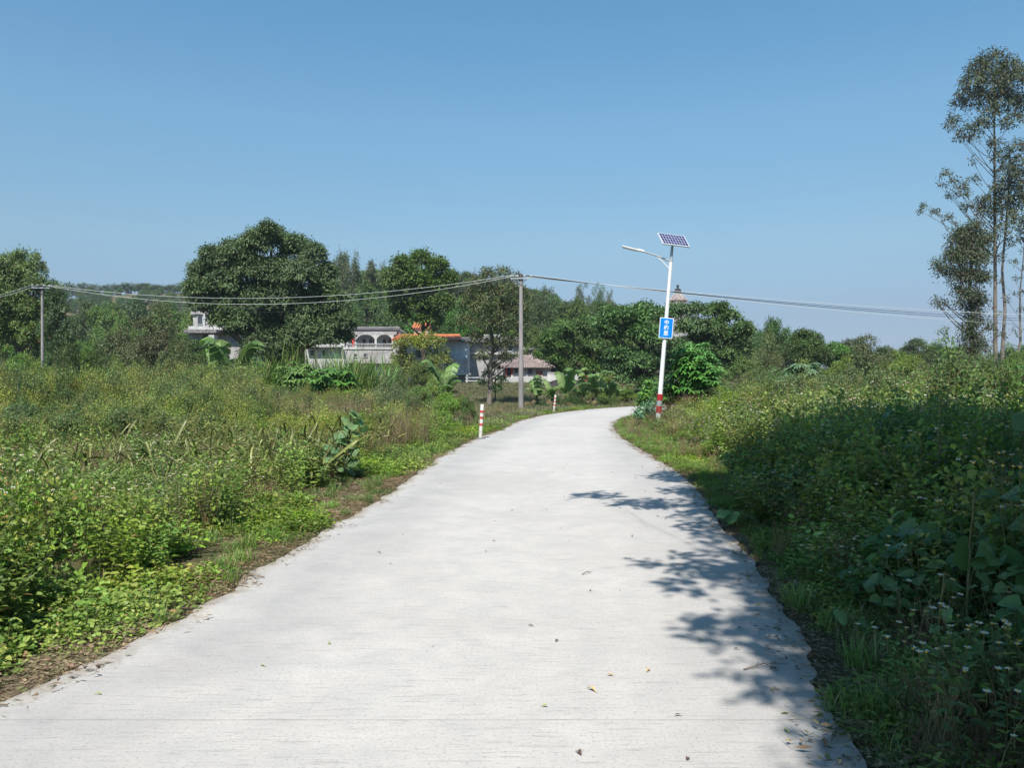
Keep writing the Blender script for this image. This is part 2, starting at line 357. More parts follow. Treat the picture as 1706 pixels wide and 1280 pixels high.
c = ramp(t, big, [(.3, (.42, .392, .36)), (.5, (.475, .449, .416)), (.72, (.50, .475, .443))])
atn = node(t, 'ShaderNodeAttribute', attribute_name='across')           # metres from the left edge
wv = node(t, 'ShaderNodeMath', operation='MULTIPLY_ADD'); t.links.new(noise(t, .9, 4, .6, ob), wv.inputs[0]); wv.inputs[1].default_value = .9; t.links.new(atn.outputs['Fac'], wv.inputs[2])
dv = node(t, 'ShaderNodeMath', operation='DIVIDE'); t.links.new(wv.outputs[0], dv.inputs[0]); dv.inputs[1].default_value = 6.0
band = ramp(t, dv.outputs[0], [(0, 0.3), (.10, .3), (.15, .55), (.2, .4), (.28, 0.0), (.6, 0.0), (.74, .5), (.9, .2)])
bm = node(t, 'ShaderNodeMath', operation='MULTIPLY'); t.links.new(band, bm.inputs[0]); t.links.new(ramp(t, noise(t, 1.7, 6, .7, ob, .4), [(.25, 0.2), (.6, 1.0)]), bm.inputs[1])
c = mixc(t, bm.outputs[0], c, (.215, .212, .212))
c = mixc(t, ramp(t, atn.outputs['Fac'], [(0.03, .9), (.16, 0.0)]), c, (.47, .43, .37))
fr_ = node(t, 'ShaderNodeAttribute', attribute_name='edge')             # metres from the nearer edge
sw = node(t, 'ShaderNodeMath', operation='MULTIPLY_ADD'); t.links.new(noise(t, 4.5, 6, .7, ob, .5), sw.inputs[0]); sw.inputs[1].default_value = -.62; t.links.new(fr_.outputs['Fac'], sw.inputs[2])
sw2 = node(t, 'ShaderNodeMath', operation='ADD'); t.links.new(sw.outputs[0], sw2.inputs[0]); sw2.inputs[1].default_value = .5
c = mixc(t, ramp(t, sw2.outputs[0], [(.17, .8), (.34, 0.0)]), c, (.2, .155, .105))
c = mixc(t, ramp(t, noise(t, .8, 5, .65, ob, .6), [(.52, 0.0), (.75, .6)]), c, (.44, .405, .375))
c = mixc(t, ramp(t, mid, [(.35, .5), (.62, 0.0)]), c, (0.357, 0.350, 0.341))
c = mixc(t, ramp(t, streak, [(.3, .15), (.45, 0.0)]), c, (0.326, 0.318, 0.310))
c = mixc(t, ramp(t, tine, [(.36, .55), (.45, 0.0)]), c, (.255, .245, .23))
c = mixc(t, ramp(t, tine, [(.58, 0.0), (.72, .25)]), c, (0.465, 0.457, 0.442))
c = mixc(t, ramp(t, fine, [(.36, .65), (.47, 0.0)]), c, (0.232, 0.225, 0.217))
vo = node(t, 'ShaderNodeTexVoronoi'); vo.feature = 'F1'; vo.inputs['Scale'].default_value = 9; t.links.new(ob, vo.inputs['Vector'])
c = mixc(t, ramp(t, vo.outputs['Distance'], [(.02, .7), (.055, 0.0)]), c, (0.155, 0.139, 0.124))
t.links.new(c, p.inputs['Base Color'])
b = node(t, 'ShaderNodeBump'); b.inputs['Strength'].default_value = .55; b.inputs['Distance'].default_value = .006
ad = node(t, 'ShaderNodeMath', operation='ADD'); t.links.new(tine, ad.inputs[0]); t.links.new(fine, ad.inputs[1])
t.links.new(ad.outputs[0], b.inputs['Height']); t.links.new(b.outputs[0], p.inputs['Normal']); t.links.new(p.outputs[0], o.inputs[0])
M['concrete'] = m
road = bpy.data.objects.new('road', None); COL.objects.link(road); road['kind'] = 'structure'
def edge_pts(pl, n):
    seg = np.r_[0, np.cumsum(np.linalg.norm(np.diff(pl, axis=0), axis=1))]; u = np.linspace(0, seg[-1], n)
    return np.stack([np.interp(u, seg, pl[:, 0]), np.interp(u, seg, pl[:, 1])], 1)
# rows that pair the two edges, one slab between each pair of joints
def edge_at(pl, y): return np.interp(y, pl[:, 1], pl[:, 0])
ROWJ = [-12.8, -7.3, -1.8, 3.72, 9.25, 14.8, 20.3, 25.9, 31.4]
def pair(y):                                            # left / right edge points of the row through y (bending past y = 31)
    return np.array([edge_at(LP, y), y]), np.array([edge_at(RP, y), y])
rngr = np.random.default_rng(5)
def slab(rows, k):
    A = Acc(); nc = 25; v = []
    for a, b_ in rows:
        for j in range(nc): q = a + (b_ - a) * j / (nc - 1); v.append((q[0], q[1], 0))
        v.append((b_[0], b_[1], -.16)); v.append((a[0], a[1], -.16))
    w_ = nc + 2; t_ = []; n = len(rows)
    for i in range(n - 1):
        for j in range(nc): p0 = i * w_ + j; t_ += [(p0, p0 + 1, p0 + w_ + 1), (p0, p0 + w_ + 1, p0 + w_)]
        p0, q0 = i * w_ + nc + 1, i * w_; t_ += [(p0, q0, q0 + w_), (p0, q0 + w_, p0 + w_)]
    for i in (0, n - 1):
        s0 = i * w_
        for j in range(1, nc + 1): t_.append((s0, s0 + j, s0 + j + 1))
    A.add(v, t_, 'concrete'); o_ = part(A, 'slab', road)
    at_ = o_.data.attributes.new('across', 'FLOAT', 'POINT'); wd_ = [float(np.linalg.norm(b_ - a)) for a, b_ in rows]
    at_.data.foreach_set('value', np.array([[j / (nc - 1) * wd_[i] for j in range(nc)] + [wd_[i], 0.] for i in range(n)]).ravel())
    at_ = o_.data.attributes.new('edge', 'FLOAT', 'POINT')
    at_.data.foreach_set('value', np.array([[min(j, nc - 1 - j) / (nc - 1) * wd_[i] for j in range(nc)] + [0., 0.] for i in range(n)]).ravel())
from mathutils import noise as mn
wob = lambda y, s: .10 * mn.noise((y * 1.1, s, 0)) + .05 * mn.noise((y * 3.1, s, 5)) + .03 * mn.noise((y * 8, s, 9)) + .012 * mn.noise((y * 25, s, 2))
for k in range(len(ROWJ) - 1):
    rows = []
    y0, y1 = ROWJ[k] + .0025, ROWJ[k + 1] - .0025
    for y in np.linspace(y0, y1, 110):
        a, b_ = pair(y); a = a + [wob(y, 1), 0]; b_ = b_ + [wob(y, 4), 0]; rows.append((a, b_))
    slab(rows, k)
i0, j0 = np.searchsorted(LP[:, 1], 31.42), np.searchsorted(RP[:, 1], 31.42)
la = np.vstack([[edge_at(LP, 31.41), 31.41], LP[i0:]]); ra = np.vstack([[edge_at(RP, 31.41), 31.41], RP[j0:]])
la, ra = edge_pts(la, 300), edge_pts(ra, 300)
cut = [0, 26, 54, 84, 118, 160, 220, 299]
for a, b_ in zip(cut[:-1], cut[1:]):
    slab([(la[i] + (la[min(i + 1, 299)] - la[i]) * (.02 if i == a else 0), ra[i]) for i in range(a, b_ + 1)], a)

# ---------------------------------------------------------------- scatter of uncountable growth
PROTO = {}
def proto(kind, accs):
    c = bpy.data.collections.new(kind); PROTO[kind] = c
    for k, a in enumerate(accs): a.obj('%s_%02d' % (kind, k), coll=c)
    return c
def scatter(name, label, cat, kind, pts, scale, rz, tilt=None, rng=None):
    n = len(pts)
    if n == 0: return None
    c = PROTO[kind]; k = len(c.objects)
    me = bpy.data.meshes.new(name); me.vertices.add(n); me.vertices.foreach_set('co', np.asarray(pts, float).ravel())
    at = me.attributes.new('rot', 'FLOAT_VECTOR', 'POINT')
    rot = np.zeros((n, 3)); rot[:, 2] = rz
    if tilt is not None: rot[:, 0] = tilt[:, 0]; rot[:, 1] = tilt[:, 1]
    at.data.foreach_set('vector', rot.ravel())
    at = me.attributes.new('scl', 'FLOAT_VECTOR', 'POINT')
    sc = np.asarray(scale, float); sc = np.repeat(sc[:, None], 3, 1) if sc.ndim == 1 else sc
    at.data.foreach_set('vector', sc.ravel())
    at = me.attributes.new('pick', 'INT', 'POINT'); at.data.foreach_set('value', (rng or np.random.default_rng(1)).integers(0, k, n).astype(np.int32))
    o = bpy.data.objects.new(name, me); COL.objects.link(o); props(o, label, cat, kind='stuff')
    gname = 'growth_' + kind; ng = bpy.data.node_groups.get(gname)
    if ng is None:
        ng = bpy.data.node_groups.new(gname, 'GeometryNodeTree')
        ng.interface.new_socket('Geometry', in_out='INPUT', socket_type='NodeSocketGeometry'); ng.interface.new_socket('Geometry', in_out='OUTPUT', socket_type='NodeSocketGeometry')
        gi, go = ng.nodes.new('NodeGroupInput'), ng.nodes.new('NodeGroupOutput')
        ci = ng.nodes.new('GeometryNodeCollectionInfo'); ci.inputs['Collection'].default_value = c
        ci.inputs['Separate Children'].default_value = True; ci.inputs['Reset Children'].default_value = True
        ip = ng.nodes.new('GeometryNodeInstanceOnPoints'); ip.inputs['Pick Instance'].default_value = True
        def na(nm, ty):
            q = ng.nodes.new('GeometryNodeInputNamedAttribute'); q.data_type = ty; q.inputs['Name'].default_value = nm; return q.outputs[0]
        ng.links.new(gi.outputs[0], ip.inputs['Points']); ng.links.new(ci.outputs[0], ip.inputs['Instance'])
        ng.links.new(na('pick', 'INT'), ip.inputs['Instance Index']); ng.links.new(na('rot', 'FLOAT_VECTOR'), ip.inputs['Rotation'])
        ng.links.new(na('scl', 'FLOAT_VECTOR'), ip.inputs['Scale']); ng.links.new(ip.outputs[0], go.inputs[0])
    md = o.modifiers.new('growth', 'NODES'); md.node_group = ng
    return o

def ring(rng, n, r): a = rng.uniform(0, 2 * np.pi, n); q = r * np.sqrt(rng.uniform(0, 1, n)); return np.stack([q * np.cos(a), q * np.sin(a), np.zeros(n)], 1)
def weed(rng, h=.7, stems=7, spread=.22, lean=.3, gap=.055, ll=.07, lw=.035, mat='weed', lod=2, flowers=0, start=.12, stem='stem', sr=.004, droop=.25, branch=0, petal=.012):
    A = Acc(); P, D, N, L, W = [], [], [], [], []; tips = []
    for s in range(stems):
        b = ring(rng, 1, spread * .5)[0]; a = rng.uniform(0, 2 * np.pi); hh = h * rng.uniform(.65, 1.08)
        out = np.array([math.cos(a), math.sin(a), 0]) * lean * hh * rng.uniform(.3, 1.2)
        n = 5; u = np.linspace(0, 1, n)[:, None]; bend = rng.normal(0, .03, 3) * hh; bend[2] = 0
        pts = b + np.array([0, 0, hh]) * u * (1 - .12 * u) + out * u ** 1.6 + bend * np.sin(u * 3.1)
        A.tube(pts, np.linspace(sr, sr * .4, n), stem, 3, False); tips.append(pts[-1])
        m_ = max(3, int(hh * (1 - start) / gap)); uu = np.linspace(start, 1, m_) ** .85; ph = rng.uniform(0, 6.28)
        for q, u_ in enumerate(uu):
            c = np.array([np.interp(u_, u[:, 0], pts[:, k]) for k in range(3)])
            for sgn in (0, math.pi):
                for rep in range(1 + branch):
                    az = ph + q * 1.57 + sgn + rng.normal(0, .3) + rep * 1.1; el = rng.uniform(-.1, .6) + .5 * (u_ > .9)
                    d = np.array([math.cos(az) * math.cos(el), math.sin(az) * math.cos(el), math.sin(el)])
                    k = rng.uniform(.6, 1.15) * (1.05 - .45 * u_)
                    P.append(c + d * rng.uniform(.0, .03 + .05 * branch)); D.append(d); N.append(np.array([0, 0, 1]) + rng.normal(0, .35, 3)); L.append(ll * k); W.append(lw * k)
    A.leaves(P, D, N, L, W, mat, lod, .14, droop)
    if flowers:
        for q in range(flowers):
            c = tips[rng.integers(len(tips))] + rng.normal(0, .05, 3) * [1, 1, .5] + [0, 0, .05]
            A.tube([c - [0, 0, .1], c], .0015, stem, 3, False)
            a0 = rng.uniform(0, 6.28); az = a0 + np.arange(5) * 1.2566; d = np.stack([np.cos(az), np.sin(az), np.full(5, .25)], 1)
            tl = rng.normal(0, .35, 3); A.leaves(np.repeat([c], 5, 0), d + tl * .5, np.repeat([[0, 0, 1.]], 5, 0) + tl, petal * 1.15, petal * 1.0, 'petal', 1, 0)
            A.tube([c - [0, 0, .004], c + [0, 0, .005]], petal * .35, 'yolk', 5)
    return A
def tuft(rng, n, r, h, w_, bend, mat, hv=.4):
    A = Acc(); P = ring(rng, n, r); a = rng.uniform(0, 6.28, n); D = np.stack([np.cos(a), np.sin(a), np.zeros(n)], 1) + P / max(r, .01) * .6; D[:, 2] = 0
    return A.blades(P, D, h * rng.uniform(1 - hv, 1 + hv * .3, n), w_ * rng.uniform(.6, 1.2, n), bend * rng.uniform(.3, 1.4, n), mat)
def seedy(rng, n, r, h, mat='grassd'):
    A = tuft(rng, n, r, h, .006, .5, mat)
    m_ = n; P = ring(rng, m_, r * 1.3); a = rng.uniform(0, 6.28, m_); hh = h * rng.uniform(.7, 1.25, m_); D = np.stack([np.cos(a), np.sin(a), np.zeros(m_)], 1) * .25
    tips = P + D * hh[:, None] + np.stack([0 * a, 0 * a, hh], 1)
    for p_, q_ in zip(P, tips): A.tube([p_, (p_ + q_) / 2 + [0, 0, .02], q_], [.002, .0016, .001], 'dead', 3, False)
    k = 7; T = np.repeat(tips, k, 0) - np.tile(np.linspace(0, .12, k), m_)[:, None] * nrm(np.repeat(tips - P, k, 0))
    Dd = nrm(np.repeat(tips - P, k, 0)) + rng.normal(0, .45, T.shape); A.leaves(T, Dd, rng.normal(0, 1, T.shape), .035, .006, 'grassd', 1)
    return A
def litter(rng, n=60, r=.3):
    A = Acc(); P = ring(rng, n, r); P[:, 2] = rng.uniform(.005, .035, n); a = rng.uniform(0, 6.28, n)
    D = np.stack([np.cos(a), np.sin(a), rng.normal(0, .12, n)], 1); N = np.array([0, 0, 1.]) + rng.normal(0, .3, (n, 3))
    thin = rng.random(n) < .7
    A.leaves(P, D, N, np.where(thin, rng.uniform(.06, .2, n), rng.uniform(.03, .06, n)), np.where(thin, .004, .022), 'grassd', 1)
    k = n // 3; A.leaves(P[:k] + [0, 0, .004], D[:k][:, [1, 0, 2]], N[:k], rng.uniform(.04, .09, k), rng.uniform(.008, .025, k), 'dead', 1); return A
def creeping(rng, n=220, r=.3, h=.12, ll=.04, lw=.028, mat='bright'):
    A = Acc(); P = ring(rng, n, r); q = np.linalg.norm(P, axis=1) / r; P[:, 2] = h * (1 - q ** 2) * rng.uniform(.15, 1.1, n) + .01
    a = rng.uniform(0, 6.28, n); el = rng.uniform(-.1, .7, n); D = np.stack([np.cos(a) * np.cos(el), np.sin(a) * np.cos(el), np.sin(el)], 1)
    A.leaves(P, D, np.array([0, 0, 1.]) + rng.normal(0, .35, (n, 3)), ll * rng.uniform(.5, 1.2, n), lw * rng.uniform(.5, 1.2, n), mat, 2, .15, .2)
    k = n // 8
    for i in range(k): A.tube([[P[i, 0] * .6, P[i, 1] * .6, 0], P[i]], .0022, 'stem', 3, False)
    return A
def vine(rng, n=46, r=.5, h=.45, ll=.11, mat='vine'):
    """trifoliate broad leaves on arching runners"""
    A = Acc(); P, D, N, L = [], [], [], []
    for i in range(n):
        a = rng.uniform(0, 6.28); q = r * math.sqrt(rng.random()); c = np.array([q * math.cos(a), q * math.sin(a), h * (1 - .6 * (q / r) ** 2) * rng.uniform(.55, 1.1)])
        A.tube([c * [.75, .75, .3], c * [.95, .95, .75], c], .0028, 'stem', 3, False)
        nn = np.array([math.cos(a) * .5, math.sin(a) * .5, 1]) + rng.normal(0, .3, 3); f = rng.uniform(0, 6.28); k = rng.uniform(.6, 1.1)
        for da in (0, 2.0, -2.0):
            d = np.array([math.cos(f + da), math.sin(f + da), .05]); P.append(c + d * .012); D.append(d); N.append(nn); L.append(ll * k)
    L = np.array(L); A.leaves(P, D, N, L, L * .8, mat, 2, .08, .2); return A
def bushy(rng, r=.55, h=1.1, n=900, ll=.05, lw=.026, mat='mid', lod=1, twigs=True):
    """rounded bush to the ground: leaves along many twigs"""
    A = Acc(); T = 34; P, D, N = [], [], []
    for i in range(T):
        a = rng.uniform(0, 6.28); e = rng.uniform(.05, 1.5); rr = rng.uniform(.75, 1.1)
        tip = np.array([math.cos(a) * math.cos(e) * r * rr, math.sin(a) * math.cos(e) * r * rr, h * (.25 + .75 * math.sin(e)) * rr])
        root = np.array([tip[0] * .15, tip[1] * .15, h * .1 * rng.random()])
        if twigs: A.tube([root, (root + tip) / 2 + [0, 0, .06], tip], [.006, .004, .002], 'brownstem', 3, False)
        m_ = n // T; u = rng.uniform(.35, 1.02, m_) ** .7; c = root + (tip - root) * u[:, None] + rng.normal(0, .055 * r / .55, (m_, 3))
        P.append(c); D.append(nrm(tip - root) * .5 + rng.normal(0, .6, (m_, 3))); N.append(np.array([tip[0], tip[1], .6 * h]) + rng.normal(0, .5, (m_, 3)))
    P = np.concatenate(P); P[:, 2] = np.abs(P[:, 2]); return A.leaves(P, np.concatenate(D), np.concatenate(N), ll * rng.uniform(.6, 1.2, len(P)), lw * rng.uniform(.6, 1.2, len(P)), mat, lod, .12, .15)
def twiggy(rng, n=40, h=.8, r=.35):
    A = Acc()
    for i in range(n):
        b = ring(rng, 1, r)[0]; d = rng.normal(0, .35, 3); d[2] = 1; k = h * rng.uniform(.4, 1.1); q = b + d * k; q[2] = abs(q[2])
        A.tube([b, (b + q) / 2 + rng.normal(0, .04, 3), q], [.003, .0022, .0012], 'dead', 3, False)
        for z in range(3):
            u = rng.uniform(.4, .9); c = b + (q - b) * u; A.tube([c, c + rng.normal(0, .12, 3) + [0, 0, .08]], [.0016, .001], 'dead', 3, False)
    m_ = 60; P = ring(rng, m_, r); P[:, 2] = rng.uniform(.05, h * .7, m_); A.leaves(P, rng.normal(0, 1, (m_, 3)), rng.normal(0, 1, (m_, 3)), .06, .014, 'dead', 1)
    return A
rg = np.random.default_rng(11)
proto('leafy_weed', [weed(rg, .75, 9, .34, .4, .055, .12, .06, 'weed'), weed(rg, .62, 10, .34, .5, .05, .1, .046, 'weed'), weed(rg, .85, 8, .3, .3, .06, .135, .062, 'weed'), weed(rg, .65, 9, .34, .45, .05, .1, .05, 'bright'), weed(rg, .7, 9, .34, .5, .05, .09, .042, 'weed_y')])
proto('daisy_weed', [weed(rg, .8, 9, .35, .4, .055, .075, .03, 'weed', flowers=9, petal=.015), weed(rg, .9, 8, .3, .35, .06, .08, .03, 'mid', flowers=12, petal=.016), weed(rg, .7, 8, .35, .45, .05, .065, .028, 'weed_y', flowers=7, petal=.015)])
proto('small_leaf_shrub', [bushy(rg, .55, .85, 1300, .05, .026, 'weed_y'), bushy(rg, .6, .95, 1400, .045, .024, 'weed_y'), bushy(rg, .5, 1.0, 1200, .055, .028, 'mid'), bushy(rg, .6, .8, 1300, .05, .026, 'weed')])
proto('dark_shrub', [bushy(rg, .6, 1.0, 1200, .07, .036, 'mid'), bushy(rg, .55, 1.1, 1100, .07, .034, 'dark'), bushy(rg, .6, .9, 1100, .065, .036, 'mid')])
proto('creeper', [creeping(rg), creeping(rg, 260, .34, .16, .05, .03, 'weed'), creeping(rg, 200, .28, .09, .035, .024, 'bright'), creeping(rg, 180, .3, .14, .055, .03, 'weed_y')])
proto('grass', [tuft(rg, 70, .12, .2, .007, .6, 'grassg'), tuft(rg, 60, .1, .27, .006, .5, 'grassg'), tuft(rg, 80, .14, .16, .006, .8, 'grassg')])
proto('dry_grass', [seedy(rg, 26, .12, .55), seedy(rg, 20, .1, .42), tuft(rg, 60, .13, .3, .005, .7, 'grassd')])
proto('field_grass', [tuft(rg, 90, .35, .38, .014, .6, 'field'), tuft(rg, 90, .4, .3, .014, .7, 'field')])
proto('litter', [litter(rg), litter(rg, 80, .35)])
proto('vine', [vine(rg), vine(rg, 40, .5, .5, .14), vine(rg, 50, .45, .4, .09)])
proto('twigs', [twiggy(rg), twiggy(rg, 30, .6, .4)])

rs = np.random.default_rng(21)
def cand(n, x0, x1, y0, y1, near=None):
    """points spread over a rectangle, clipped to a margin round what the camera can see"""
    x = rs.uniform(x0, x1, n); y = rs.uniform(y0, y1, n)
    k = (np.abs(x) < .72 * y + 2.5); x, y = x[k], y[k]
    return x, y, road_d(x, y)
def put(name, label, cat, kind, mask, x, y, rd, smin, smax, zoff=0., zs=None):
    x, y = x[mask], y[mask]; d = (rd[0][mask], rd[1][mask]); n = len(x)
    sc = rs.uniform(smin, smax, n)
    if zs is not None: sc = np.stack([sc, sc, sc * zs[mask]], 1)
    scatter(name, label, cat, kind, np.stack([x, y, gz(x, y, d) + zoff], 1), sc, rs.uniform(0, 6.28, n), rs.normal(0, .07, (n, 2)), rs)
def projpx(x, y): return CX + F * x / np.maximum(y, .1)

# left verge
x, y, rd = cand(30000, -8, 6, 2, 48); d = rd[1]; s_ = rd[0]; vn = vnoise(x, y, .5, 3); vm = vnoise(x, y, 1.3, 8)
lv = (s_ == -1)
put('verge_litter', 'brown dead grass and litter along the edge of the concrete road', 'dead grass', 'litter', (d > -.07 + .05 * vn) & (d < 1.5) & (s_ != 0) & (rs.random(len(x)) < np.where(d < .6, .95, .4)), x, y, rd, .5, 1.0)
put('verge_creeper', 'low bright green creeping weeds on the left road verge', 'weeds', 'creeper', lv & (d > .28 + .26 * vn) & (d < 1.6) & (vm + vn * .8 > -.12) & (rs.random(len(x)) < .6), x, y, rd, .5, 1.5)
put('verge_grass', 'short green grass tufts on both road verges', 'grass', 'grass', (s_ != 0) & (d > .1 + .1 * vn) & (d < np.where(s_ == 1, .9 + .8 * ss(10, 16, y), 1.6)) & (rs.random(len(x)) < np.where(s_ == 1, .6, .22)), x, y, rd, .35, .95)
put('right_verge_creeper', 'low green weeds along the right edge of the road', 'weeds', 'creeper', (s_ == 1) & (d > .2 + .12 * vn) & (d < 1.3) & (rs.random(len(x)) < .45), x, y, rd, .4, .95)
# left near weeds
x, y, rd = cand(6500, -16, 2, 2.5, 24); d = rd[1]; s_ = rd[0]; vm = vnoise(x, y, 1.6, 5); vn = vnoise(x, y, .9, 2)
lv = s_ == -1; tall = (.55 + .85 * ss(.85, 1.8, d)) * (1 - .36 * ss(7.5, 10, y)) * (.88 + .34 * vnoise(x, y, .55, 12) + .18 * vnoise(x, y, 1.5, 4))
gap_y = .55 + .45 * ss(9.5, 6.5, y)           # thins where the strap-leaved plants grow
put('leafy_weeds', 'dense green leafy weeds growing beside the left verge', 'weeds', 'leafy_weed', lv & (d > .95 + .3 * vn) & (vm > -.75) & (rs.random(len(x)) < gap_y * .9), x, y, rd, .7, 1.1, zs=tall * 1.12)
put('daisy_weeds', 'green weeds with small white daisy flowers on the left bank', 'weeds', 'daisy_weed', lv & (d > 1.5) & (rs.random(len(x)) < gap_y * .28), x, y, rd, .75, 1.15, zs=tall)
x, y, rd = cand(7000, -34, 6, 7, 50); d = rd[1]; s_ = rd[0]; vm = vnoise(x, y, 2.6, 5); px = projpx(x, y); lv = s_ == -1
strap = lv & (y > 7) & (y < 21) & (d > 1.3)
put('dry_bank_grass', 'dry straw coloured grass between the strap leaved plants on the left', 'dry grass', 'dry_grass', lv & (d > 1.2) & (y < 40) & (rs.random(len(x)) < np.where(strap, .6, .12)), x, y, rd, .6, 1.05)
put('dead_stalks', 'tangle of brown dead stalks on the left bank', 'dead stalks', 'twigs', strap & (y > 9.2) & (vm > -.25) & (rs.random(len(x)) < .55), x, y, rd, .5, 1.0)
# shrub thicket of the left field
x, y, rd = cand(13000, -40, 4, 13, 56); d = rd[1]; s_ = rd[0]; vm = vnoise(x, y, 3.4, 5); vh = vnoise(x, y, 5, 9); px = projpx(x, y); lv = s_ == -1
open_ = (px > 425) & (y > 24)
th = lv & (d > 2.0) & (y > 16.5 + 2.5 * vh) & (y < 50 + 3 * vh) & ~((px > 690) & (y > 25)) 
den = np.where(open_, .22, .8) * np.where(y > 40, .7, 1)
hs = (.85 + 1.0 * ss(16, 31, y) + .38 * vh) * np.where(px > 430, .72, 1)
put('left_field_thicket', 'yellow green small leaved thicket filling the left field', 'thicket', 'small_leaf_shrub', th & (rs.random(len(x)) < den * .85), x, y, rd, .75, 1.25, zs=hs)
put('left_field_dark_shrubs', 'darker green shrubs mixed into the left field thicket', 'shrubs', 'dark_shrub', th & (vm > .12) & (rs.random(len(x)) < den * .5), x, y, rd, .7, 1.15, zs=hs)
put('left_field_dry_grass', 'pale brown dry grass patch beyond the strap leaved plants', 'dry grass', 'dry_grass', lv & (px > 425) & (px < 650) & (y > 24) & (y < 42) & (rs.random(len(x)) < .9), x, y, rd, 1.2, 1.9)
# sloping grass field in front of the village
x, y, rd = cand(15000, -26, 30, 26, 84); d = rd[1]; s_ = rd[0]; px = projpx(x, y)
put('meadow_grass', 'dull olive grass field between the utility pole and the village', 'grass', 'field_grass', (s_ == -1) & (d > .35) & (px > 640) & (px < 1100), x, y, rd, .5, 1.1)
# right bank
x, y, rd = cand(7500, 1, 20, 2.2, 30); d = rd[1]; s_ = rd[0]; vm = vnoise(x, y, 1.7, 4); vn = vnoise(x, y, 3, 6); rv = s_ == 1
d0 = .38 + .75 * ss(8, 16, y)
tall = np.where(y < 16, .6 + .55 * ss(.4, 1.6, d), .35 + .72 * ss(1.2, 4.5, d))
put('right_bank_weeds', 'green leafy weeds massed on the right bank', 'weeds', 'leafy_weed', rv & (d > d0 + .25 * vm + .9 * ss(5.6, 4.4, y)) & (rs.random(len(x)) < .75), x, y, rd, .8, 1.3, zs=tall * 1.12)
put('right_bank_daisies', 'white flowered weeds covering the right bank', 'weeds', 'daisy_weed', rv & (d > d0 + .15) & (rs.random(len(x)) < .5), x, y, rd, .8, 1.3, zs=tall)
put('right_bank_dead_stalks', 'brown dead stalks at the foot of the near right bank', 'dead stalks', 'twigs', rv & (d > .3) & (d < 1.7) & (y < 5.2) & (rs.random(len(x)) < .4), x, y, rd, .35, .6)
put('right_bank_vines', 'broad leaved creeping vines over the shaded right bank', 'vines', 'vine', rv & (d > .8 + .2 * vm) & (y < 17) & (vm > -.1) & (rs.random(len(x)) < .2), x, y, rd, .6, 1.1, zoff=.0, zs=tall * 1.7)
put('right_bank_dry_grass', 'dry grass clumps at the foot of the right bank', 'dry grass', 'dry_grass', rv & (d > .25) & (d < 2.2) & (rs.random(len(x)) < .3), x, y, rd, .4, .8)
x, y, rd = cand(6000, 2, 45, 17, 60); d = rd[1]; s_ = rd[0]; vm = vnoise(x, y, 3, 5); vh = vnoise(x, y, 4, 9); rv = s_ == 1
hs = .5 + .8 * ss(1.2, 6, d) + .22 * vh
put('right_field_thicket', 'yellow green thicket behind the shaded right bank', 'thicket', 'small_leaf_shrub', rv & (d > 2.6) & (rs.random(len(x)) < .6), x, y, rd, .75, 1.3, zs=hs)
put('right_field_dark_shrubs', 'dark shrubs in the thicket right of the road', 'shrubs', 'dark_shrub', rv & (d > 3) & (vm > -.1) & (rs.random(len(x)) < .45), x, y, rd, .8, 1.4, zs=hs)
put('right_field_daisies', 'sunlit white flowered weeds beyond the shade on the right', 'weeds', 'daisy_weed', rv & (d > 1.6) & (d < 14) & (y < 34) & (rs.random(len(x)) < .5), x, y, rd, .9, 1.4, zs=hs)
put('right_field_dead_stalks', 'brown dead stalks among the weeds on the right', 'dead stalks', 'twigs', rv & (d > 1.5) & (d < 20) & (rs.random(len(x)) < .1), x, y, rd, .9, 1.5)

# ---------------------------------------------------------------- trees
def clump_leaves(A, clumps, rng, mat, ll=.2, lw=.09, dens=26, per=9, up=.7, droop=.15, flat=.8, lod=1, low=-.35, core=.3, jit=.5, aim=.55):
    """clumps (x, y, z, r): leaves along twigs that radiate from each clump's heart"""
    P, D, N = [], [], []
    for (x, y, z, r) in clumps:
        n = max(4, int(dens * r * r)); q = rng.normal(0, 1, (n, 3)); q = nrm(q); q[:, 2] = np.where(q[:, 2] < low, -q[:, 2], q[:, 2])
        r1 = r * rng.uniform(.6, 1.12, n); s0 = q * r * core; tip = q * r1[:, None] * [1, 1, flat]; tip[:, 2] -= droop * r * (r1 / r) ** 2 * (1 - np.abs(q[:, 2]))
        u = rng.uniform(.25, 1.0, (n, per)) ** .75
        c = s0[:, None] * (1 - u[..., None]) + tip[:, None] * u[..., None] + rng.normal(0, ll * jit, (n, per, 3))
        dd = nrm(tip - s0)[:, None] * aim + rng.normal(0, .5, (n, per, 3)); dd[..., 2] -= droop
        nn = q[:, None] * .6 + np.array([0, 0, up]) + rng.normal(0, .38, (n, per, 3))
        P.append((c + [x, y, z]).reshape(-1, 3)); D.append(dd.reshape(-1, 3)); N.append(nn.reshape(-1, 3))
    P = np.concatenate(P); n = len(P); k = rng.uniform(.6, 1.2, n)
    return A.leaves(P, np.concatenate(D), np.concatenate(N), ll * k, lw * k, mat, lod, .12, .12)
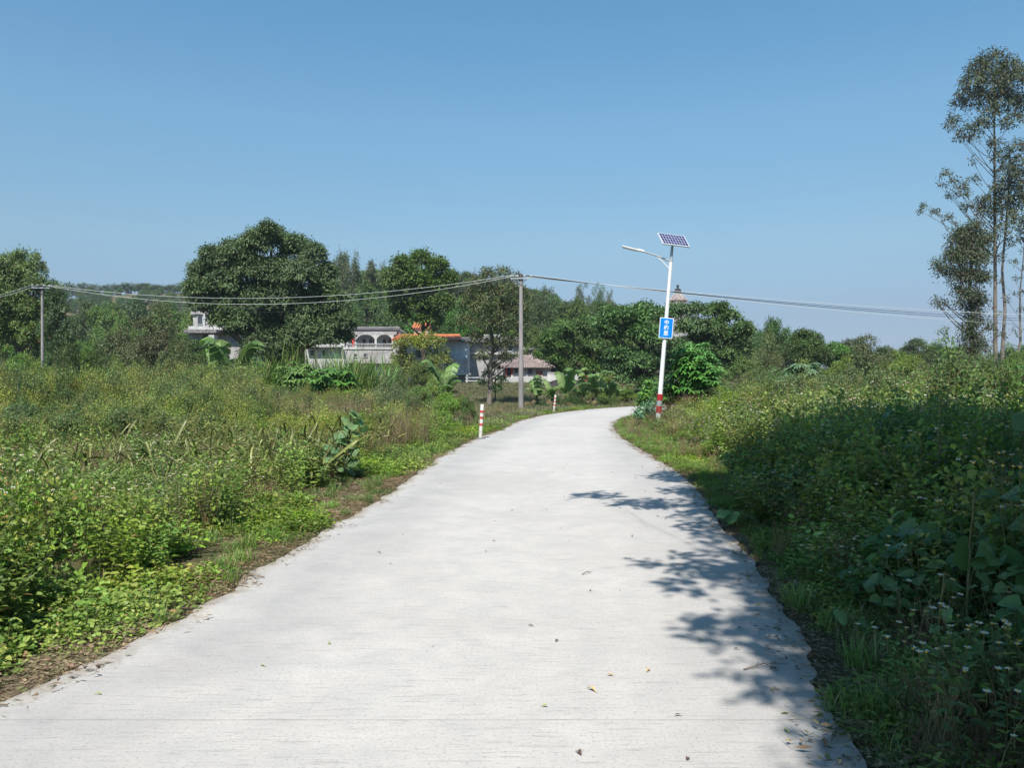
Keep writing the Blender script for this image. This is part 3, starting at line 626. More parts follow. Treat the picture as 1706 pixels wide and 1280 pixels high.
def limbs(A, trunk, r0, clumps, rng, mat, lo=.3, k=.3, sides=5, maxn=60):
    """trunk polyline (n,3); one curved limb to each clump"""
    trunk = np.asarray(trunk, float); n = len(trunk); rad = np.linspace(1, .22, n) * r0
    A.tube(trunk, rad, mat, 9); z0, z1 = trunk[0, 2], trunk[-1, 2]
    for (x, y, z, r) in clumps[:maxn]:
        hd = math.hypot(x - trunk[0, 0], y - trunk[0, 1])
        za = min(max(z - .75 * hd - .2 * r, z0 + lo * (z1 - z0)), z1 - .02 * (z1 - z0))
        a = np.array([np.interp(za, trunk[:, 2], trunk[:, q]) for q in range(3)]); b = np.array([x, y, z]); ra = np.interp(za, trunk[:, 2], rad) * .55 * (.5 + min(1, r * k))
        mdl = (a + b) / 2 + [0, 0, -.12 * hd] + rng.normal(0, .07, 3) * np.linalg.norm(b - a)
        u = np.linspace(0, 1, 6)[:, None]; A.tube((1 - u) ** 2 * a + 2 * u * (1 - u) * mdl + u * u * b, np.linspace(ra, ra * .25, 6), mat, sides, False)
        for s_ in range(2):
            e = b + nrm(rng.normal(0, 1, 3) + [0, 0, .3]) * r * .8; A.tube([mdl * .4 + b * .6, e], [ra * .35, ra * .12], mat, 3, False)
def make_tree(name, label, cat, base, trunk, r0, clumps, leafargs, bark='bark', group=None, seed=1, lo=.3):
    rng = np.random.default_rng(seed); base = np.array(base, float); root = thing(name, label, cat, tuple(base), group=group)
    A = Acc(); limbs(A, np.asarray(trunk, float) - base, r0, [(c[0] - base[0], c[1] - base[1], c[2] - base[2], c[3]) for c in clumps], rng, bark, lo)
    part(A, 'trunk', root)
    A = Acc(); clump_leaves(A, [(c[0] - base[0], c[1] - base[1], c[2] - base[2], c[3]) for c in clumps], rng, **leafargs); part(A, 'crown', root)
    return root
def sil(spec, d, depth, rng, rep=2):
    """clumps seen at (px, py) with radius rpx, put at several true depths round distance d"""
    out = []
    for px, py, rp in spec:
        for k in range(rep):
            dd = d + depth * (rng.uniform(-1, 1) if k else rng.uniform(-1, -.2)) * .9
            out.append((X(px, dd) + rng.normal(0, .1), dd, Z(py, dd) + rng.normal(0, .1), rp / F * d * rng.uniform(.85, 1.1)))
    return out
def trunkline(base, top, rng, n=7, wig=.15):
    u = np.linspace(0, 1, n)[:, None]; p_ = np.array(base) * (1 - u) + np.array(top) * u
    w_ = rng.normal(0, wig, (n, 3)) * np.sin(u * 3.14); w_[:, 2] = 0; return p_ + w_
rt = np.random.default_rng(31)
def hero(name, label, d, basepx, toppx, spec, depth, r0, la, bark='bark', rep=2, seed=1, lo=.3, cat='tree', wig=.15):
    bx = X(basepx, d); b = (bx, d, gz1(bx, d) - .05); tp = (X(toppx[0], d), d, Z(toppx[1], d))
    r = np.random.default_rng(seed); return make_tree(name, label, cat, b, trunkline(b, tp, r, wig=wig), r0, sil(spec, d, depth, r, rep), la, bark, seed=seed, lo=lo)
def fill(cx, cy, rx, ry, rp, n, seed, edge=.6):
    r = np.random.default_rng(seed); a = r.uniform(0, 6.28, n); q = np.sqrt(r.uniform(edge * edge * .3, 1, n))
    return [(cx + rx * q[i] * math.cos(a[i]), cy - ry * q[i] * math.sin(a[i]), rp * r.uniform(.7, 1.25)) for i in range(n)]
# big dense tree on the left
spec = [(455, 395, 24), (425, 405, 26), (490, 412, 28), (520, 425, 24), (395, 420, 28), (360, 432, 28), (338, 452, 24), (330, 480, 22), (342, 505, 26), (375, 470, 34), (420, 450, 36), (465, 450, 38), (505, 460, 34),
        (545, 455, 18), (540, 485, 26), (560, 505, 26), (572, 535, 24), (555, 550, 26), (520, 520, 36), (480, 500, 40), (430, 500, 40), (385, 510, 34), (365, 530, 20), (410, 540, 34), (450, 555, 36), (495, 560, 36), (530, 560, 30),
        (430, 580, 30), (470, 588, 30), (448, 382, 14), (345, 425, 12), (572, 562, 16)]
hero('broadleaf_tree', 'largest dark green round crowned tree standing left of the village', 58, 455, (452, 420), spec, 3.2, .42,
     dict(mat='hero', ll=.26, lw=.1, dens=130, per=9, droop=.25, up=.6), rep=3, seed=3)
# lighter trees behind the orange roofed house
spec = [(700, 432, 22), (672, 445, 22), (730, 445, 24), (655, 470, 20), (690, 470, 30), (735, 475, 24), (660, 500, 22), (700, 500, 28), (740, 505, 22), (648, 455, 12), (750, 465, 12), (665, 525, 20), (715, 530, 24)]
hero('bright_tree', 'fresh green tall tree with dark stems standing before the pink tower', 78, 707, (702, 440), spec, 3, .3, dict(mat='green', ll=.32, lw=.15, dens=70, per=8), 'darkbark', rep=2, seed=4, lo=.15)
hero('small_tree', 'small yellow green tree with pale stems in front of the orange roofed house', 62, 702, (700, 590), fill(700, 592, 46, 36, 13, 40, 44), 1.6, .1, dict(mat='weed_y', ll=.2, lw=.09, dens=80, per=6), 'bark', rep=1, seed=45, lo=.1)
spec = [(800, 470, 16), (815, 462, 15), (840, 458, 18), (858, 460, 14), (790, 488, 18), (820, 485, 24), (850, 485, 22), (870, 490, 16), (782, 510, 20), (812, 512, 26), (845, 512, 26), (872, 515, 18), (778, 538, 18), (805, 540, 22), (835, 542, 24),
        (868, 545, 18), (790, 562, 16), (820, 570, 18), (850, 570, 18), (875, 568, 12), (800, 592, 13), (838, 598, 14), (862, 592, 11), (812, 455, 10)]
hero('open_crowned_tree', 'slender open crowned tree with grey trunk directly left of the utility pole', 52, 815, (822, 480), spec, 1.9, .2, dict(mat='olive', ll=.17, lw=.075, dens=100, per=7, droop=.1), 'bark', rep=2, seed=5, lo=.22, wig=.1)
spec = [(812, 625, 12), (822, 612, 12), (835, 632, 12), (803, 640, 10), (828, 648, 10)]
hero('dark_bush', 'dark leafy bush wrapped round the foot of the open crowned tree', 52.6, 825, (825, 620), spec, .6, .06, dict(mat='dark', ll=.14, lw=.07, dens=200, per=7), 'darkbark', seed=6, lo=.1, cat='bush', wig=.02)
# dark layered trees above the banana plants
spec = [(930, 575, 22), (905, 590, 16), (960, 560, 26), (990, 575, 24), (925, 598, 18), (965, 595, 22), (1000, 555, 20), (945, 612, 16), (985, 612, 18), (915, 560, 16), (1005, 598, 18), (940, 545, 20), (975, 540, 20), (1015, 620, 18)]
hero('layered_tree', 'dark green spreading tree over the pale wall and earth mound', 72, 952, (955, 565), spec, 2.6, .24, dict(mat='green', ll=.26, lw=.12, dens=85, per=8, flat=.55, droop=.2), 'darkbark', seed=7)
spec = [(1040, 525, 24), (1075, 520, 26), (1020, 550, 26), (1060, 555, 32), (1100, 525, 22), (1095, 560, 28), (1030, 590, 28), (1070, 600, 30), (1110, 600, 28), (1015, 520, 16), (1045, 630, 26), (1085, 640, 28), (1020, 610, 20), (1130, 580, 26), (1130, 620, 26), (1000, 535, 14)]
hero('layered_tree', 'dark green wide tree behind the blue sign, with bulging layered foliage', 62, 1070, (1070, 545), spec, 3, .34, dict(mat='dark', ll=.26, lw=.13, dens=95, per=8, flat=.55, droop=.15), 'darkbark', seed=8)
spec = [(1135, 520, 18), (1160, 515, 20), (1190, 517, 22), (1215, 530, 20), (1238, 545, 18), (1250, 555, 9), (1150, 545, 28), (1185, 548, 30), (1220, 562, 24), (1170, 580, 30), (1210, 592, 26), (1240, 580, 14), (1145, 575, 26), (1120, 515, 13), (1200, 510, 12), (1150, 610, 26), (1200, 625, 26), (1235, 610, 20)]
hero('layered_tree', 'wide dark banyan like tree below the pavilion roof, right of the lamp post', 64, 1180, (1180, 545), spec, 3.2, .36, dict(mat='dark', ll=.26, lw=.13, dens=100, per=8, flat=.5, droop=.15), 'darkbark', seed=9)
# thin tall trees at the right edge
spec = [(1655, 108, 24), (1632, 118, 22), (1680, 115, 24), (1620, 140, 20), (1650, 140, 26), (1690, 140, 26), (1605, 158, 14), (1635, 168, 20), (1668, 165, 24), (1700, 170, 20), (1595, 175, 10), (1650, 190, 16), (1685, 200, 16), (1590, 195, 9), (1580, 210, 8), (1612, 215, 12), (1632, 208, 13),
        (1600, 228, 9), (1655, 240, 12), (1690, 245, 14), (1622, 230, 9), (1665, 262, 12), (1700, 270, 16), (1675, 290, 18), (1700, 300, 20), (1660, 310, 14), (1685, 325, 22), (1650, 335, 14), (1703, 340, 18), (1640, 352, 12), (1670, 355, 18), (1695, 370, 16), (1665, 385, 12), (1702, 395, 10),
        (1578, 290, 7), (1585, 302, 6), (1600, 310, 8), (1572, 312, 5), (1590, 322, 7), (1610, 322, 9), (1620, 300, 7), (1622, 268, 5), (1543, 345, 6), (1538, 352, 5), (1560, 355, 7), (1575, 362, 7), (1585, 372, 5), (1615, 345, 7), (1630, 335, 8), (1600, 345, 5)]
spec = [(a_, b_, c_ * 1.3) for a_, b_, c_ in spec]
hero('tall_tree', 'tallest thin trunked tree with airy crown at the right edge', 68, 1658, (1655, 120), spec, 2.4, .2, dict(mat='euc', ll=.28, lw=.1, dens=72, per=6, droop=.35, up=.3), 'bark', rep=1, seed=10, lo=.42, wig=.06)
spec = [(1608, 385, 12), (1622, 378, 12), (1595, 400, 14), (1620, 400, 18), (1638, 405, 12), (1585, 425, 13), (1608, 425, 18), (1632, 430, 16), (1570, 450, 10), (1595, 455, 14), (1620, 460, 16), (1640, 465, 10), (1600, 480, 10), (1618, 490, 13), (1632, 500, 10), (1560, 440, 6), (1618, 515, 11), (1625, 535, 11),
        (1612, 548, 10), (1620, 565, 13), (1632, 580, 13), (1608, 590, 14), (1560, 500, 5), (1575, 505, 5), (1645, 545, 8), (1600, 505, 7)]
spec = [(a_, b_, c_ * 1.35) for a_, b_, c_ in spec]
hero('vine_covered_tree', 'vine draped tree left of the tallest thin tree', 66, 1622, (1615, 395), spec, 1.4, .28, dict(mat='euc', ll=.22, lw=.1, dens=64, per=9, droop=.5, up=.2, core=.1, jit=1.1), 'darkbark', rep=2, seed=12, lo=.2, wig=.08)
spec = [(1704, 420, 10), (1690, 440, 9), (1708, 450, 10), (1690, 470, 7), (1700, 490, 8), (1680, 500, 6), (1700, 520, 9), (1712, 540, 9), (1690, 555, 8), (1680, 410, 10), (1668, 430, 8), (1665, 470, 6), (1672, 520, 7), (1665, 560, 8), (1708, 380, 14)]
hero('thin_tree', 'thin bare stemmed tree leaning at the right edge of the view', 67, 1690, (1706, 400), spec, 1.3, .13, dict(mat='euc', ll=.23, lw=.09, dens=55, per=6, droop=.3, up=.2), 'bark', rep=1, seed=13, lo=.3)
hero('thin_tree', 'second grey trunk close beside the tallest thin tree', 69, 1672, (1680, 250), [(1682, 260, 14), (1690, 280, 14), (1672, 300, 12), (1685, 400, 7), (1664, 440, 6)], .9, .17, dict(mat='euc', ll=.24, lw=.09, dens=50, per=6, droop=.3, up=.2), 'bark', rep=1, seed=14, lo=.6)
spec = [(1570, 555, 10), (1580, 565, 12), (1562, 568, 9), (1585, 580, 10), (1572, 585, 10), (1553, 578, 6), (1545, 580, 4), (1590, 592, 10), (1575, 600, 12), (1595, 605, 12)]
hero('small_tree', 'small dark twisted tree left of the tall thin trees against the sky', 40, 1582, (1574, 565), spec, .6, .08, dict(mat='mid', ll=.13, lw=.06, dens=190, per=6, droop=.1), 'darkbark', rep=1, seed=15)
# trees on the left edge
spec = [(5, 440, 20), (30, 432, 16), (12, 465, 24), (40, 455, 20), (65, 445, 12), (60, 430, 9), (58, 470, 20), (25, 495, 28), (75, 490, 16), (0, 510, 26), (55, 515, 26), (35, 540, 28), (80, 525, 16), (10, 560, 26), (60, 560, 26), (-15, 480, 30), (-20, 530, 30), (95, 480, 8), (36, 420, 8)]
hero('dense_dark_tree', 'dense dark green tree at the left edge behind the far utility pole', 56, 30, (32, 440), spec, 2.4, .28, dict(mat='mid', ll=.22, lw=.09, dens=110, per=8, droop=.2), 'darkbark', seed=16)
spec = [(90, 480, 10), (100, 495, 13), (85, 505, 15), (108, 515, 12), (95, 530, 18), (115, 540, 13), (80, 550, 18), (108, 560, 16), (90, 580, 18), (118, 585, 14), (112, 478, 5)]
hero('narrow_dark_tree', 'narrow dark tree right of the far utility pole', 53, 98, (98, 490), spec, 1.2, .16, dict(mat='dark', ll=.2, lw=.08, dens=110, per=8, droop=.25), 'darkbark', seed=17)
# offscreen trees whose crowns shade the right bank and dapple the road
tgt = []
rsh = np.random.default_rng(77)
for (tx, ty, r_) in [(1.25, 10.9, .36), (1.75, 10.2, .46), (2.3, 9.8, .42), (2.5, 11.3, .34), (2.75, 10.5, .4), (2.2, 8.7, .3), (2.5, 12.8, .32), (2.9, 13.3, .5), (1.55, 6.85, .36), (1.95, 6.5, .38), (2.3, 7.2, .3), (1.45, 6.1, .26), (2.05, 5.7, .3),
                     (1.5, 5.15, .3), (1.85, 5.2, .28), (1.32, 4.85, .2), (1.5, 4.35, .26), (1.75, 4.5, .3), (1.45, 3.95, .2), (1.75, 3.95, .26), (1.65, 3.62, .18), (1.85, 3.4, .25)]:
    tgt.append((tx, ty, 0, r_, rsh.uniform(6, 7.5)))
for yy_ in np.arange(3.3, 13.4, .6):
    tgt.append((float(np.interp(yy_, RP[:, 1], RP[:, 0])) - .12 + rsh.normal(0, .1), yy_, 0, rsh.uniform(.2, .32), rsh.uniform(8, 10.5)))
for yy_ in np.arange(3.0, 12.6, .38):
    for off_ in (.45, .85, 1.25):
        if rsh.random() < .9: tgt.append((float(np.interp(yy_, RP[:, 1], RP[:, 0])) + off_ + rsh.normal(0, .08), yy_, .25, rsh.uniform(.34, .5), rsh.uniform(7, 9.5)))
for gx_ in np.arange(2.0, 14, .78):
    for gy_ in np.arange(1.2, 12.8, .8):
        if rsh.random() < .93 and gx_ > np.interp(gy_, [0, 3.3, 7, 12], [1.75, 2.3, 3.0, 3.6]): tgt.append((gx_ + rsh.normal(0, .2), gy_ + rsh.normal(0, .2), 1.0, rsh.uniform(.6, .85), rsh.uniform(7, 9.5)))
        if gx_ > 3.6 and rsh.random() < .6: tgt.append((gx_ + rsh.normal(0, .3), gy_ + rsh.normal(0, .3), 1.0, rsh.uniform(.6, .9), rsh.uniform(9.5, 12)))
groups = [[], [], []]
for (tx, ty, tz, r_, h_) in tgt:
    while (tz + h_ - r_ - .5 - EYE) < .56 * (ty + S.y / S.z * h_): h_ += .25
    c = (tx + S.x / S.z * h_, ty + S.y / S.z * h_, tz + h_, r_)
    groups[0 if tz == 0 else (1 if c[0] < 7 else 2)].append(c)
for k, (g, bx, by, lab) in enumerate(zip(groups, (3.4, 6.2, 11.5), (-3.2, -1.0, 1.0), ('nearest leafy tree right of the road behind the viewer, shading the road edge', 'leafy tree over the right bank just outside the view', 'farther leafy tree on the right outside the view'))):
    make_tree('shade_tree', lab, 'tree', (bx, by, 0), trunkline((bx, by, 0), (bx + .3, by + 1.4, 8.6), np.random.default_rng(k), wig=.12), .045 if k == 0 else .2, g, dict(mat='mid', ll=.17 if k else .15, lw=.1 if k else .08, dens=430 if k else 135, per=9, flat=.6), 'bark', seed=60 + k, lo=.5)

# ------------- repeated tree kinds (each unique mesh shared by its copies)
def proto_tree(kind, seed):
    """returns (trunk Acc, crown Acc) of a tree about 8 m tall"""
    r = np.random.default_rng(seed); T, C = Acc(), Acc()
    if kind == 'round':
        cl = []
        for i in range(30):
            a, e = r.uniform(0, 6.28), r.uniform(-.5, 1.5); q = r.uniform(.55, 1)
            cl.append((3.1 * q * math.cos(a) * math.cos(e), 3.1 * q * math.sin(a) * math.cos(e), 4.9 + 2.8 * q * math.sin(e), r.uniform(.8, 1.3)))
        limbs(T, trunkline((0, 0, -.2), (0.2, 0, 6), r, wig=.1), .2, cl, r, 'darkbark'); clump_leaves(C, cl, r, ['green', 'mid', 'dark'][seed % 3], .3, .14, 30, 8)
    elif kind == 'tall':
        cl = [(r.normal(0, .4 + .5 * math.sin(u * 3)), r.normal(0, .4 + .5 * math.sin(u * 3)), 2.6 + 5.6 * u, .5 + .45 * math.sin(u * 3.0) * r.uniform(.7, 1.2)) for u in np.linspace(0, 1, 17)]
        limbs(T, trunkline((0, 0, -.2), (0.1, 0, 8), r, wig=.06), .12, cl, r, 'bark'); clump_leaves(C, cl, r, 'mid' if seed % 2 else 'bamboo', .26, .09, 55, 7, droop=.3, flat=1.1)
    elif kind == 'bamboo':
        cl = []
        for s_ in range(8):
            a = r.uniform(0, 6.28); tx, ty = .7 * math.cos(a), .7 * math.sin(a); h_ = r.uniform(6.8, 8.8); u = np.linspace(0, 1, 8)
            px_, py_, pz_ = tx * .4 + tx * 1.3 * u ** 2.4, ty * .4 + ty * 1.3 * u ** 2.4, h_ * u - .25 * u ** 4
            T.tube(np.stack([px_, py_, pz_], 1), np.linspace(.05, .012, 8), 'stem', 5)
            cl += [(np.interp(v, u, px_) + r.normal(0, .12), np.interp(v, u, py_) + r.normal(0, .12), np.interp(v, u, pz_), .28 + .5 * (1 - v)) for v in np.linspace(.3, 1.0, 10)]
        clump_leaves(C, cl, r, 'bamboo', .28, .07, 150, 8, droop=.55, flat=1.1, up=.3)
    elif kind == 'bush':
        cl = []
        for i in range(34):
            a, e = r.uniform(0, 6.28), r.uniform(0.0, 1.5); q = r.uniform(.45, 1)
            cl.append((2.9 * q * math.cos(a) * math.cos(e), 2.9 * q * math.sin(a) * math.cos(e), .7 + 3.7 * q * math.sin(e) * r.uniform(.7, 1.05), r.uniform(.55, 1.05)))
        limbs(T, trunkline((0, 0, -.2), (0.2, 0, 3), r, wig=.1), .1, cl, r, 'darkbark', lo=.05); clump_leaves(C, cl, r, ['mid', 'weed', 'olive', 'dark'][(seed - 90) % 4], .16, .075, 85, 8)
    return T, C
KINDS_ = {}
for kind, n_ in (('round', 3), ('tall', 2), ('bamboo', 2), ('bush', 4)):
    for s_ in range(n_): KINDS_[(kind, s_)] = proto_tree(kind, 90 + s_ + 3 * 0)
NOM = {'round': (7.0, 8.0, 'round_crowned_tree', 'tree'), 'tall': (2.6, 8.6, 'tall_slim_tree', 'tree'), 'bamboo': (3.0, 8.4, 'bamboo_clump', 'bamboo'), 'bush': (6.4, 4.6, 'leafy_bush', 'bush')}
MASTER = {}
def place(kind, var, px, ytop, d, wpx, label, group=None, name=None):
    bx = X(px, d); bz = gz1(bx, d); H = Z(ytop, d) - bz; Wd = wpx / F * d; w0, h0, nm, cat = NOM[kind]
    sx = Wd / w0; sz = H / h0; rz = (px * 7.13) % 6.28
    key = (kind, var)
    if key not in MASTER:
        root = thing(nm, label, cat, (bx, d, bz - .1), rz, group); root.scale = (sx, sx, sz)
        T, C = KINDS_[key]; part(T, 'trunk' if kind != 'bamboo' else 'culms', root); part(C, 'crown' if kind != 'bush' else 'foliage', root); MASTER[key] = root; return root
    r = dup(MASTER[key], (bx, d, bz - .1), rz, (sx, sx, sz), label, group)
    if not group and 'group' in r: del r['group']
    return r
L_ = [
 # left middle distance
 ('bush', 2, 250, 512, 62, 150, 'wide olive bush in front of the grey balcony house'),
 ('bush', 3, 175, 540, 64, 70, 'dark bush right of the narrow dark tree'),
 ('bush', 1, 200, 520, 80, 80, 'yellow green bush behind the olive bush on the left'),
 ('bush', 0, 300, 545, 56, 90, 'dark leafy bush below the grey balcony house'),
 ('bush', 1, 145, 565, 50, 70, 'green bush at the foot of the narrow dark tree'),
 ('bush', 3, 345, 590, 50, 90, 'dark low bush left of the big dark tree trunk'),
 ('bush', 1, 30, 575, 47, 110, 'bright bush at the far left beneath the dense tree'),
 ('bush', 2, 225, 582, 46, 90, 'rounded bush in the middle of the left field edge'),
 ('bush', 0, 430, 600, 50, 80, 'dark bush beneath the big dark tree'),
 ('round', 1, 150, 505, 100, 70, 'grey green tree on the slope beyond the left field'),
 ('round', 0, 280, 498, 110, 80, 'round tree above the olive bush on the left slope'),
 ('round', 2, 225, 500, 125, 80, 'dark tree on the slope left of the grey balcony house'),
 ('bush', 1, 655, 590, 60, 50, 'green bush in front of the left end of the orange roofed house'),
 ('bush', 0, 660, 600, 55, 60, 'dark bush left of the orange roofed house front'),
 ('bush', 1, 730, 608, 52, 60, 'low bush below the bluish house wall'),
 ('bush', 2, 640, 628, 36, 90, 'greyish bush right of the dry grass patch'),
 ('bush', 1, 705, 632, 30, 100, 'bright green bush left of the near red and white post'),
 ('bush', 3, 690, 640, 33, 60, 'grey green bush between dry grass and bright bush'),
 ('bush', 1, 738, 640, 25, 84, 'lush bright green bush directly left of the nearer post'),
 ('bush', 3, 690, 646, 24, 60, 'grey green bush left of the lush bright bush'),
 ('bush', 1, 778, 652, 29, 44, 'small bright green bush just behind the nearer post'),
 ('bush', 2, 655, 640, 28, 60, 'dull bush at the right end of the dry grass patch'),
 ('bush', 0, 590, 592, 47, 60, 'dark bush behind the tall cane grass'),
 ('bush', 3, 900, 662, 47, 40, 'low dark growth under the leftmost banana plants'),
 ('bush', 0, 955, 655, 46.5, 60, 'dark growth between the stems of the middle banana plants'),
 ('bush', 3, 1005, 655, 47, 60, 'green growth between the stems of the right banana plants'),
 ('tall', 1, 8, 425, 57, 34, 'dark spiky tree at the left picture edge'),
 ('tall', 1, 34, 418, 58, 26, 'tallest dark spiky tree at the far left'),
 ('tall', 1, 62, 422, 56, 28, 'dark spiky tree just left of the far utility pole'),
 ('tall', 1, 92, 465, 55, 24, 'dark spiky tree just right of the far utility pole'),
 ('bush', 1, 765, 655, 33, 60, 'bright low bush behind the near red and white post'),
 ('bush', 2, 672, 568, 62, 66, 'yellowish bush covering the left end of the orange roofed house'),
 ('bush', 1, 705, 590, 58, 80, 'loose bush with pale stems in front of the orange roofed house'),
 ('bush', 3, 648, 610, 50, 50, 'dark bush between the arched house and orange roofed house'),
 ('bush', 2, 730, 600, 60, 40, 'pale leaved bush at the right end of the white front wall'),
 ('bush', 1, 95, 612, 30, 150, 'broad sunlit yellow green bush in the left thicket'),
 ('bush', 3, 35, 652, 21, 110, 'dark rounded bush at the left edge above the strap leaved plants'),
 ('bush', 1, 230, 622, 33, 130, 'bright bush in the middle of the left thicket'),
 ('bush', 0, 150, 655, 24, 110, 'mid green bush above the strap leaved plants at left'),
 ('bush', 1, 340, 632, 32, 110, 'yellow green bush right of the middle of the left thicket'),
 ('bush', 3, 400, 628, 34, 70, 'dark bush left of the dry grass patch'),
 ('bush', 0, 290, 668, 22, 90, 'low green bush just above the row of strap leaved plants'),
 ('bush', 1, 440, 655, 25, 80, 'small bright bush at the left end of the dry grass patch'),
 ('round', 1, 1340, 549, 72, 100, 'broad tree filling the belt behind the umbrella leaved shrub'),
 ('round', 0, 1388, 566, 74, 100, 'broad tree left of the pale bamboo in the right belt'),
 ('bush', 2, 1440, 563, 69, 140, 'high olive growth beneath the tallest pale bamboo'),
 ('bush', 1, 1505, 582, 64, 120, 'yellow green growth at the right end of the tree belt'),
 ('bush', 0, 1245, 582, 44, 110, 'tall mid green bush right of the bright hand leaved shrub'),
 ('bush', 1, 1345, 598, 37, 130, 'sunlit bush before the umbrella leaved shrub belt'),
 ('bush', 0, 1580, 596, 50, 90, 'mid green bush joining the belt to the tall thin trees'),
 ('bush', 1, 1210, 640, 24, 90, 'sunlit bush right of the lamp post in the weeds'),
 ('bush', 0, 1290, 628, 23, 100, 'mid green bush rising from the right weeds'),
 ('bush', 2, 1530, 625, 24, 90, 'brownish olive bush in the right thicket below the twisted tree'),
 # hillside behind the village
 ('bamboo', 0, 565, 428, 125, 41, 'leftmost tall bamboo behind the big dark tree'),
 ('bamboo', 1, 583, 424, 120, 44, 'bamboo with the highest tip behind the big dark tree'),
 ('bamboo', 0, 603, 440, 123, 44, 'bamboo to the right of the highest bamboo tip'),
 ('bamboo', 1, 624, 442, 126, 41, 'rightmost bamboo of the row left of the bright tree'),
 ('bamboo', 0, 550, 445, 128, 38, 'short bamboo peeping out beside the big dark tree'),
 ('bamboo', 1, 778, 458, 135, 48, 'feathery bamboo between the bright tree and the open crowned tree'),
 ('bamboo', 0, 762, 465, 140, 38, 'small bamboo right behind the bright tree'),
 ('bamboo', 1, 905, 482, 140, 41, 'bamboo just right of the utility pole on the hill'),
 ('tall', 0, 972, 470, 150, 18, 'leftmost of the three slim plumes on the right hill shoulder'),
 ('tall', 1, 995, 472, 152, 19, 'middle of the three slim plumes on the right hill shoulder'),
 ('tall', 0, 1015, 482, 155, 12, 'rightmost of the three slim plumes on the right hill shoulder'),
 ('round', 0, 960, 490, 115, 70, 'tree crown forming the top of the right hill shoulder'),
 ('round', 1, 1000, 505, 105, 60, 'green tree below the three slim plumes'),
 ('round', 2, 905, 500, 108, 60, 'tree right of the utility pole above the brown roof'),
 ('round', 0, 935, 528, 92, 60, 'round tree between the utility pole and the layered tree'),
 ('round', 1, 890, 545, 96, 44, 'small round tree beside the utility pole shaft'),
 ('round', 1, 610, 470, 112, 70, 'tree above the arched balcony house'),
 ('round', 2, 645, 505, 106, 50, 'dark tree between the arched house and the bright tree'),
 ('round', 0, 770, 490, 110, 60, 'tree behind the orange roof near the open crowned tree'),
 ('round', 2, 590, 505, 104, 60, 'tree right above the grey roof of the arched house'),
 ('round', 1, 840, 500, 112, 70, 'tree standing behind the open crowned tree'),
 ('round', 0, 755, 520, 103, 50, 'low dark tree above the orange roof end'),
 ('round', 0, 185, 500, 88, 80, 'mid green tree left of the olive bush'),
 ('round', 1, 330, 505, 96, 60, 'tree between the slope and the big dark tree'),
 ('bush', 0, 110, 560, 46, 90, 'bushy thicket just right of the far utility pole'),
 ('bush', 2, 300, 575, 44, 90, 'olive thicket in front of the grey balcony house'),
 ('bush', 1, 60, 592, 40, 90, 'bright bush at the base of the far utility pole'),
 ('bush', 1, 190, 590, 38, 90, 'yellow green bush at the back of the left field'),
 ('bush', 3, 265, 596, 36, 80, 'dark green bush at the back of the left field'),
 ('bush', 1, 350, 600, 37, 80, 'low yellow green bush before the banana leaves'),
 ('round', 1, 540, 470, 108, 60, 'tree behind the right side of the big dark tree'),
 ('round', 2, 725, 480, 112, 70, 'dark green tree filling in behind the bright tree'),
 ('round', 0, 810, 478, 118, 60, 'tree top behind the slender open crowned tree'),
 ('round', 1, 875, 482, 122, 60, 'hill tree right behind the utility pole top'),
 ('round', 2, 920, 495, 118, 60, 'hill tree between the pole and the hill shoulder'),
 ('round', 0, 1040, 512, 100, 60, 'tree left of the blue sign on the hill foot'),
 # right of the lamp post
 ('round', 2, 1290, 532, 75, 60, 'dark round tree right of the wide banyan like tree'),
 ('round', 0, 1325, 548, 78, 50, 'round tree left of the pale umbrella leaved plant'),
 ('bush', 2, 1275, 560, 50, 80, 'bush left of the pale umbrella leaved plant'),
 ('round', 1, 1365, 565, 85, 50, 'tree right of the dark round trees'),
 ('bamboo', 1, 1400, 568, 85, 60, 'pale bamboo in the right tree line'),
 ('bamboo', 0, 1435, 565, 88, 60, 'tallest pale bamboo in the right tree line'),
 ('round', 2, 1470, 578, 90, 60, 'low tree in the right tree line'),
 ('bush', 0, 1500, 590, 70, 80, 'dark bush ending the right tree line'),
 ('bush', 1, 1400, 592, 48, 120, 'broad bush in front of the pale bamboo'),
 ('bush', 2, 1470, 602, 44, 100, 'olive bush right of the broad bush'),
 ('bush', 3, 1610, 600, 42, 80, 'dark bush at the foot of the vine covered tree'),
 ('bush', 3, 1565, 618, 36, 70, 'dark bush under the small twisted tree'),
 ('bush', 0, 1640, 578, 46, 90, 'thick shrub round the trunks of the thin tall trees'),
 ('bush', 2, 1545, 606, 44, 80, 'olive shrub between the right tree line and the twisted tree'),
 ('bush', 1, 1690, 570, 40, 80, 'tall green shrub at the right edge below the thin tree'),
 ('bush', 0, 1680, 592, 48, 70, 'dark bush behind the thin tall trees'),
 ('bush', 2, 1250, 625, 34, 70, 'brownish bush right of the bright palmate shrub'),
 ('bush', 1, 1420, 640, 26, 100, 'green bush in the middle of the right thicket'),
 ('bush', 0, 1130, 672, 30, 50, 'dark bush at the foot of the lamp post'),
 ('bush', 1, 1050, 645, 50, 80, 'green bush right of the banana plants'),
 ('bush', 1, 1008, 618, 56, 80, 'fresh green bush rising behind the banana plants'),
 ('bush', 0, 962, 644, 52, 56, 'dark low bush between the banana plants and the earth mound'),
 ('bush', 3, 925, 652, 51, 40, 'small dark bush behind the second red and white post'),
 ('bush', 3, 1020, 640, 60, 60, 'dark bush behind the banana plants'),
 ('bush', 0, 1090, 625, 46, 60, 'dark bush behind the lamp post'),
]
for a in L_: place(*a)
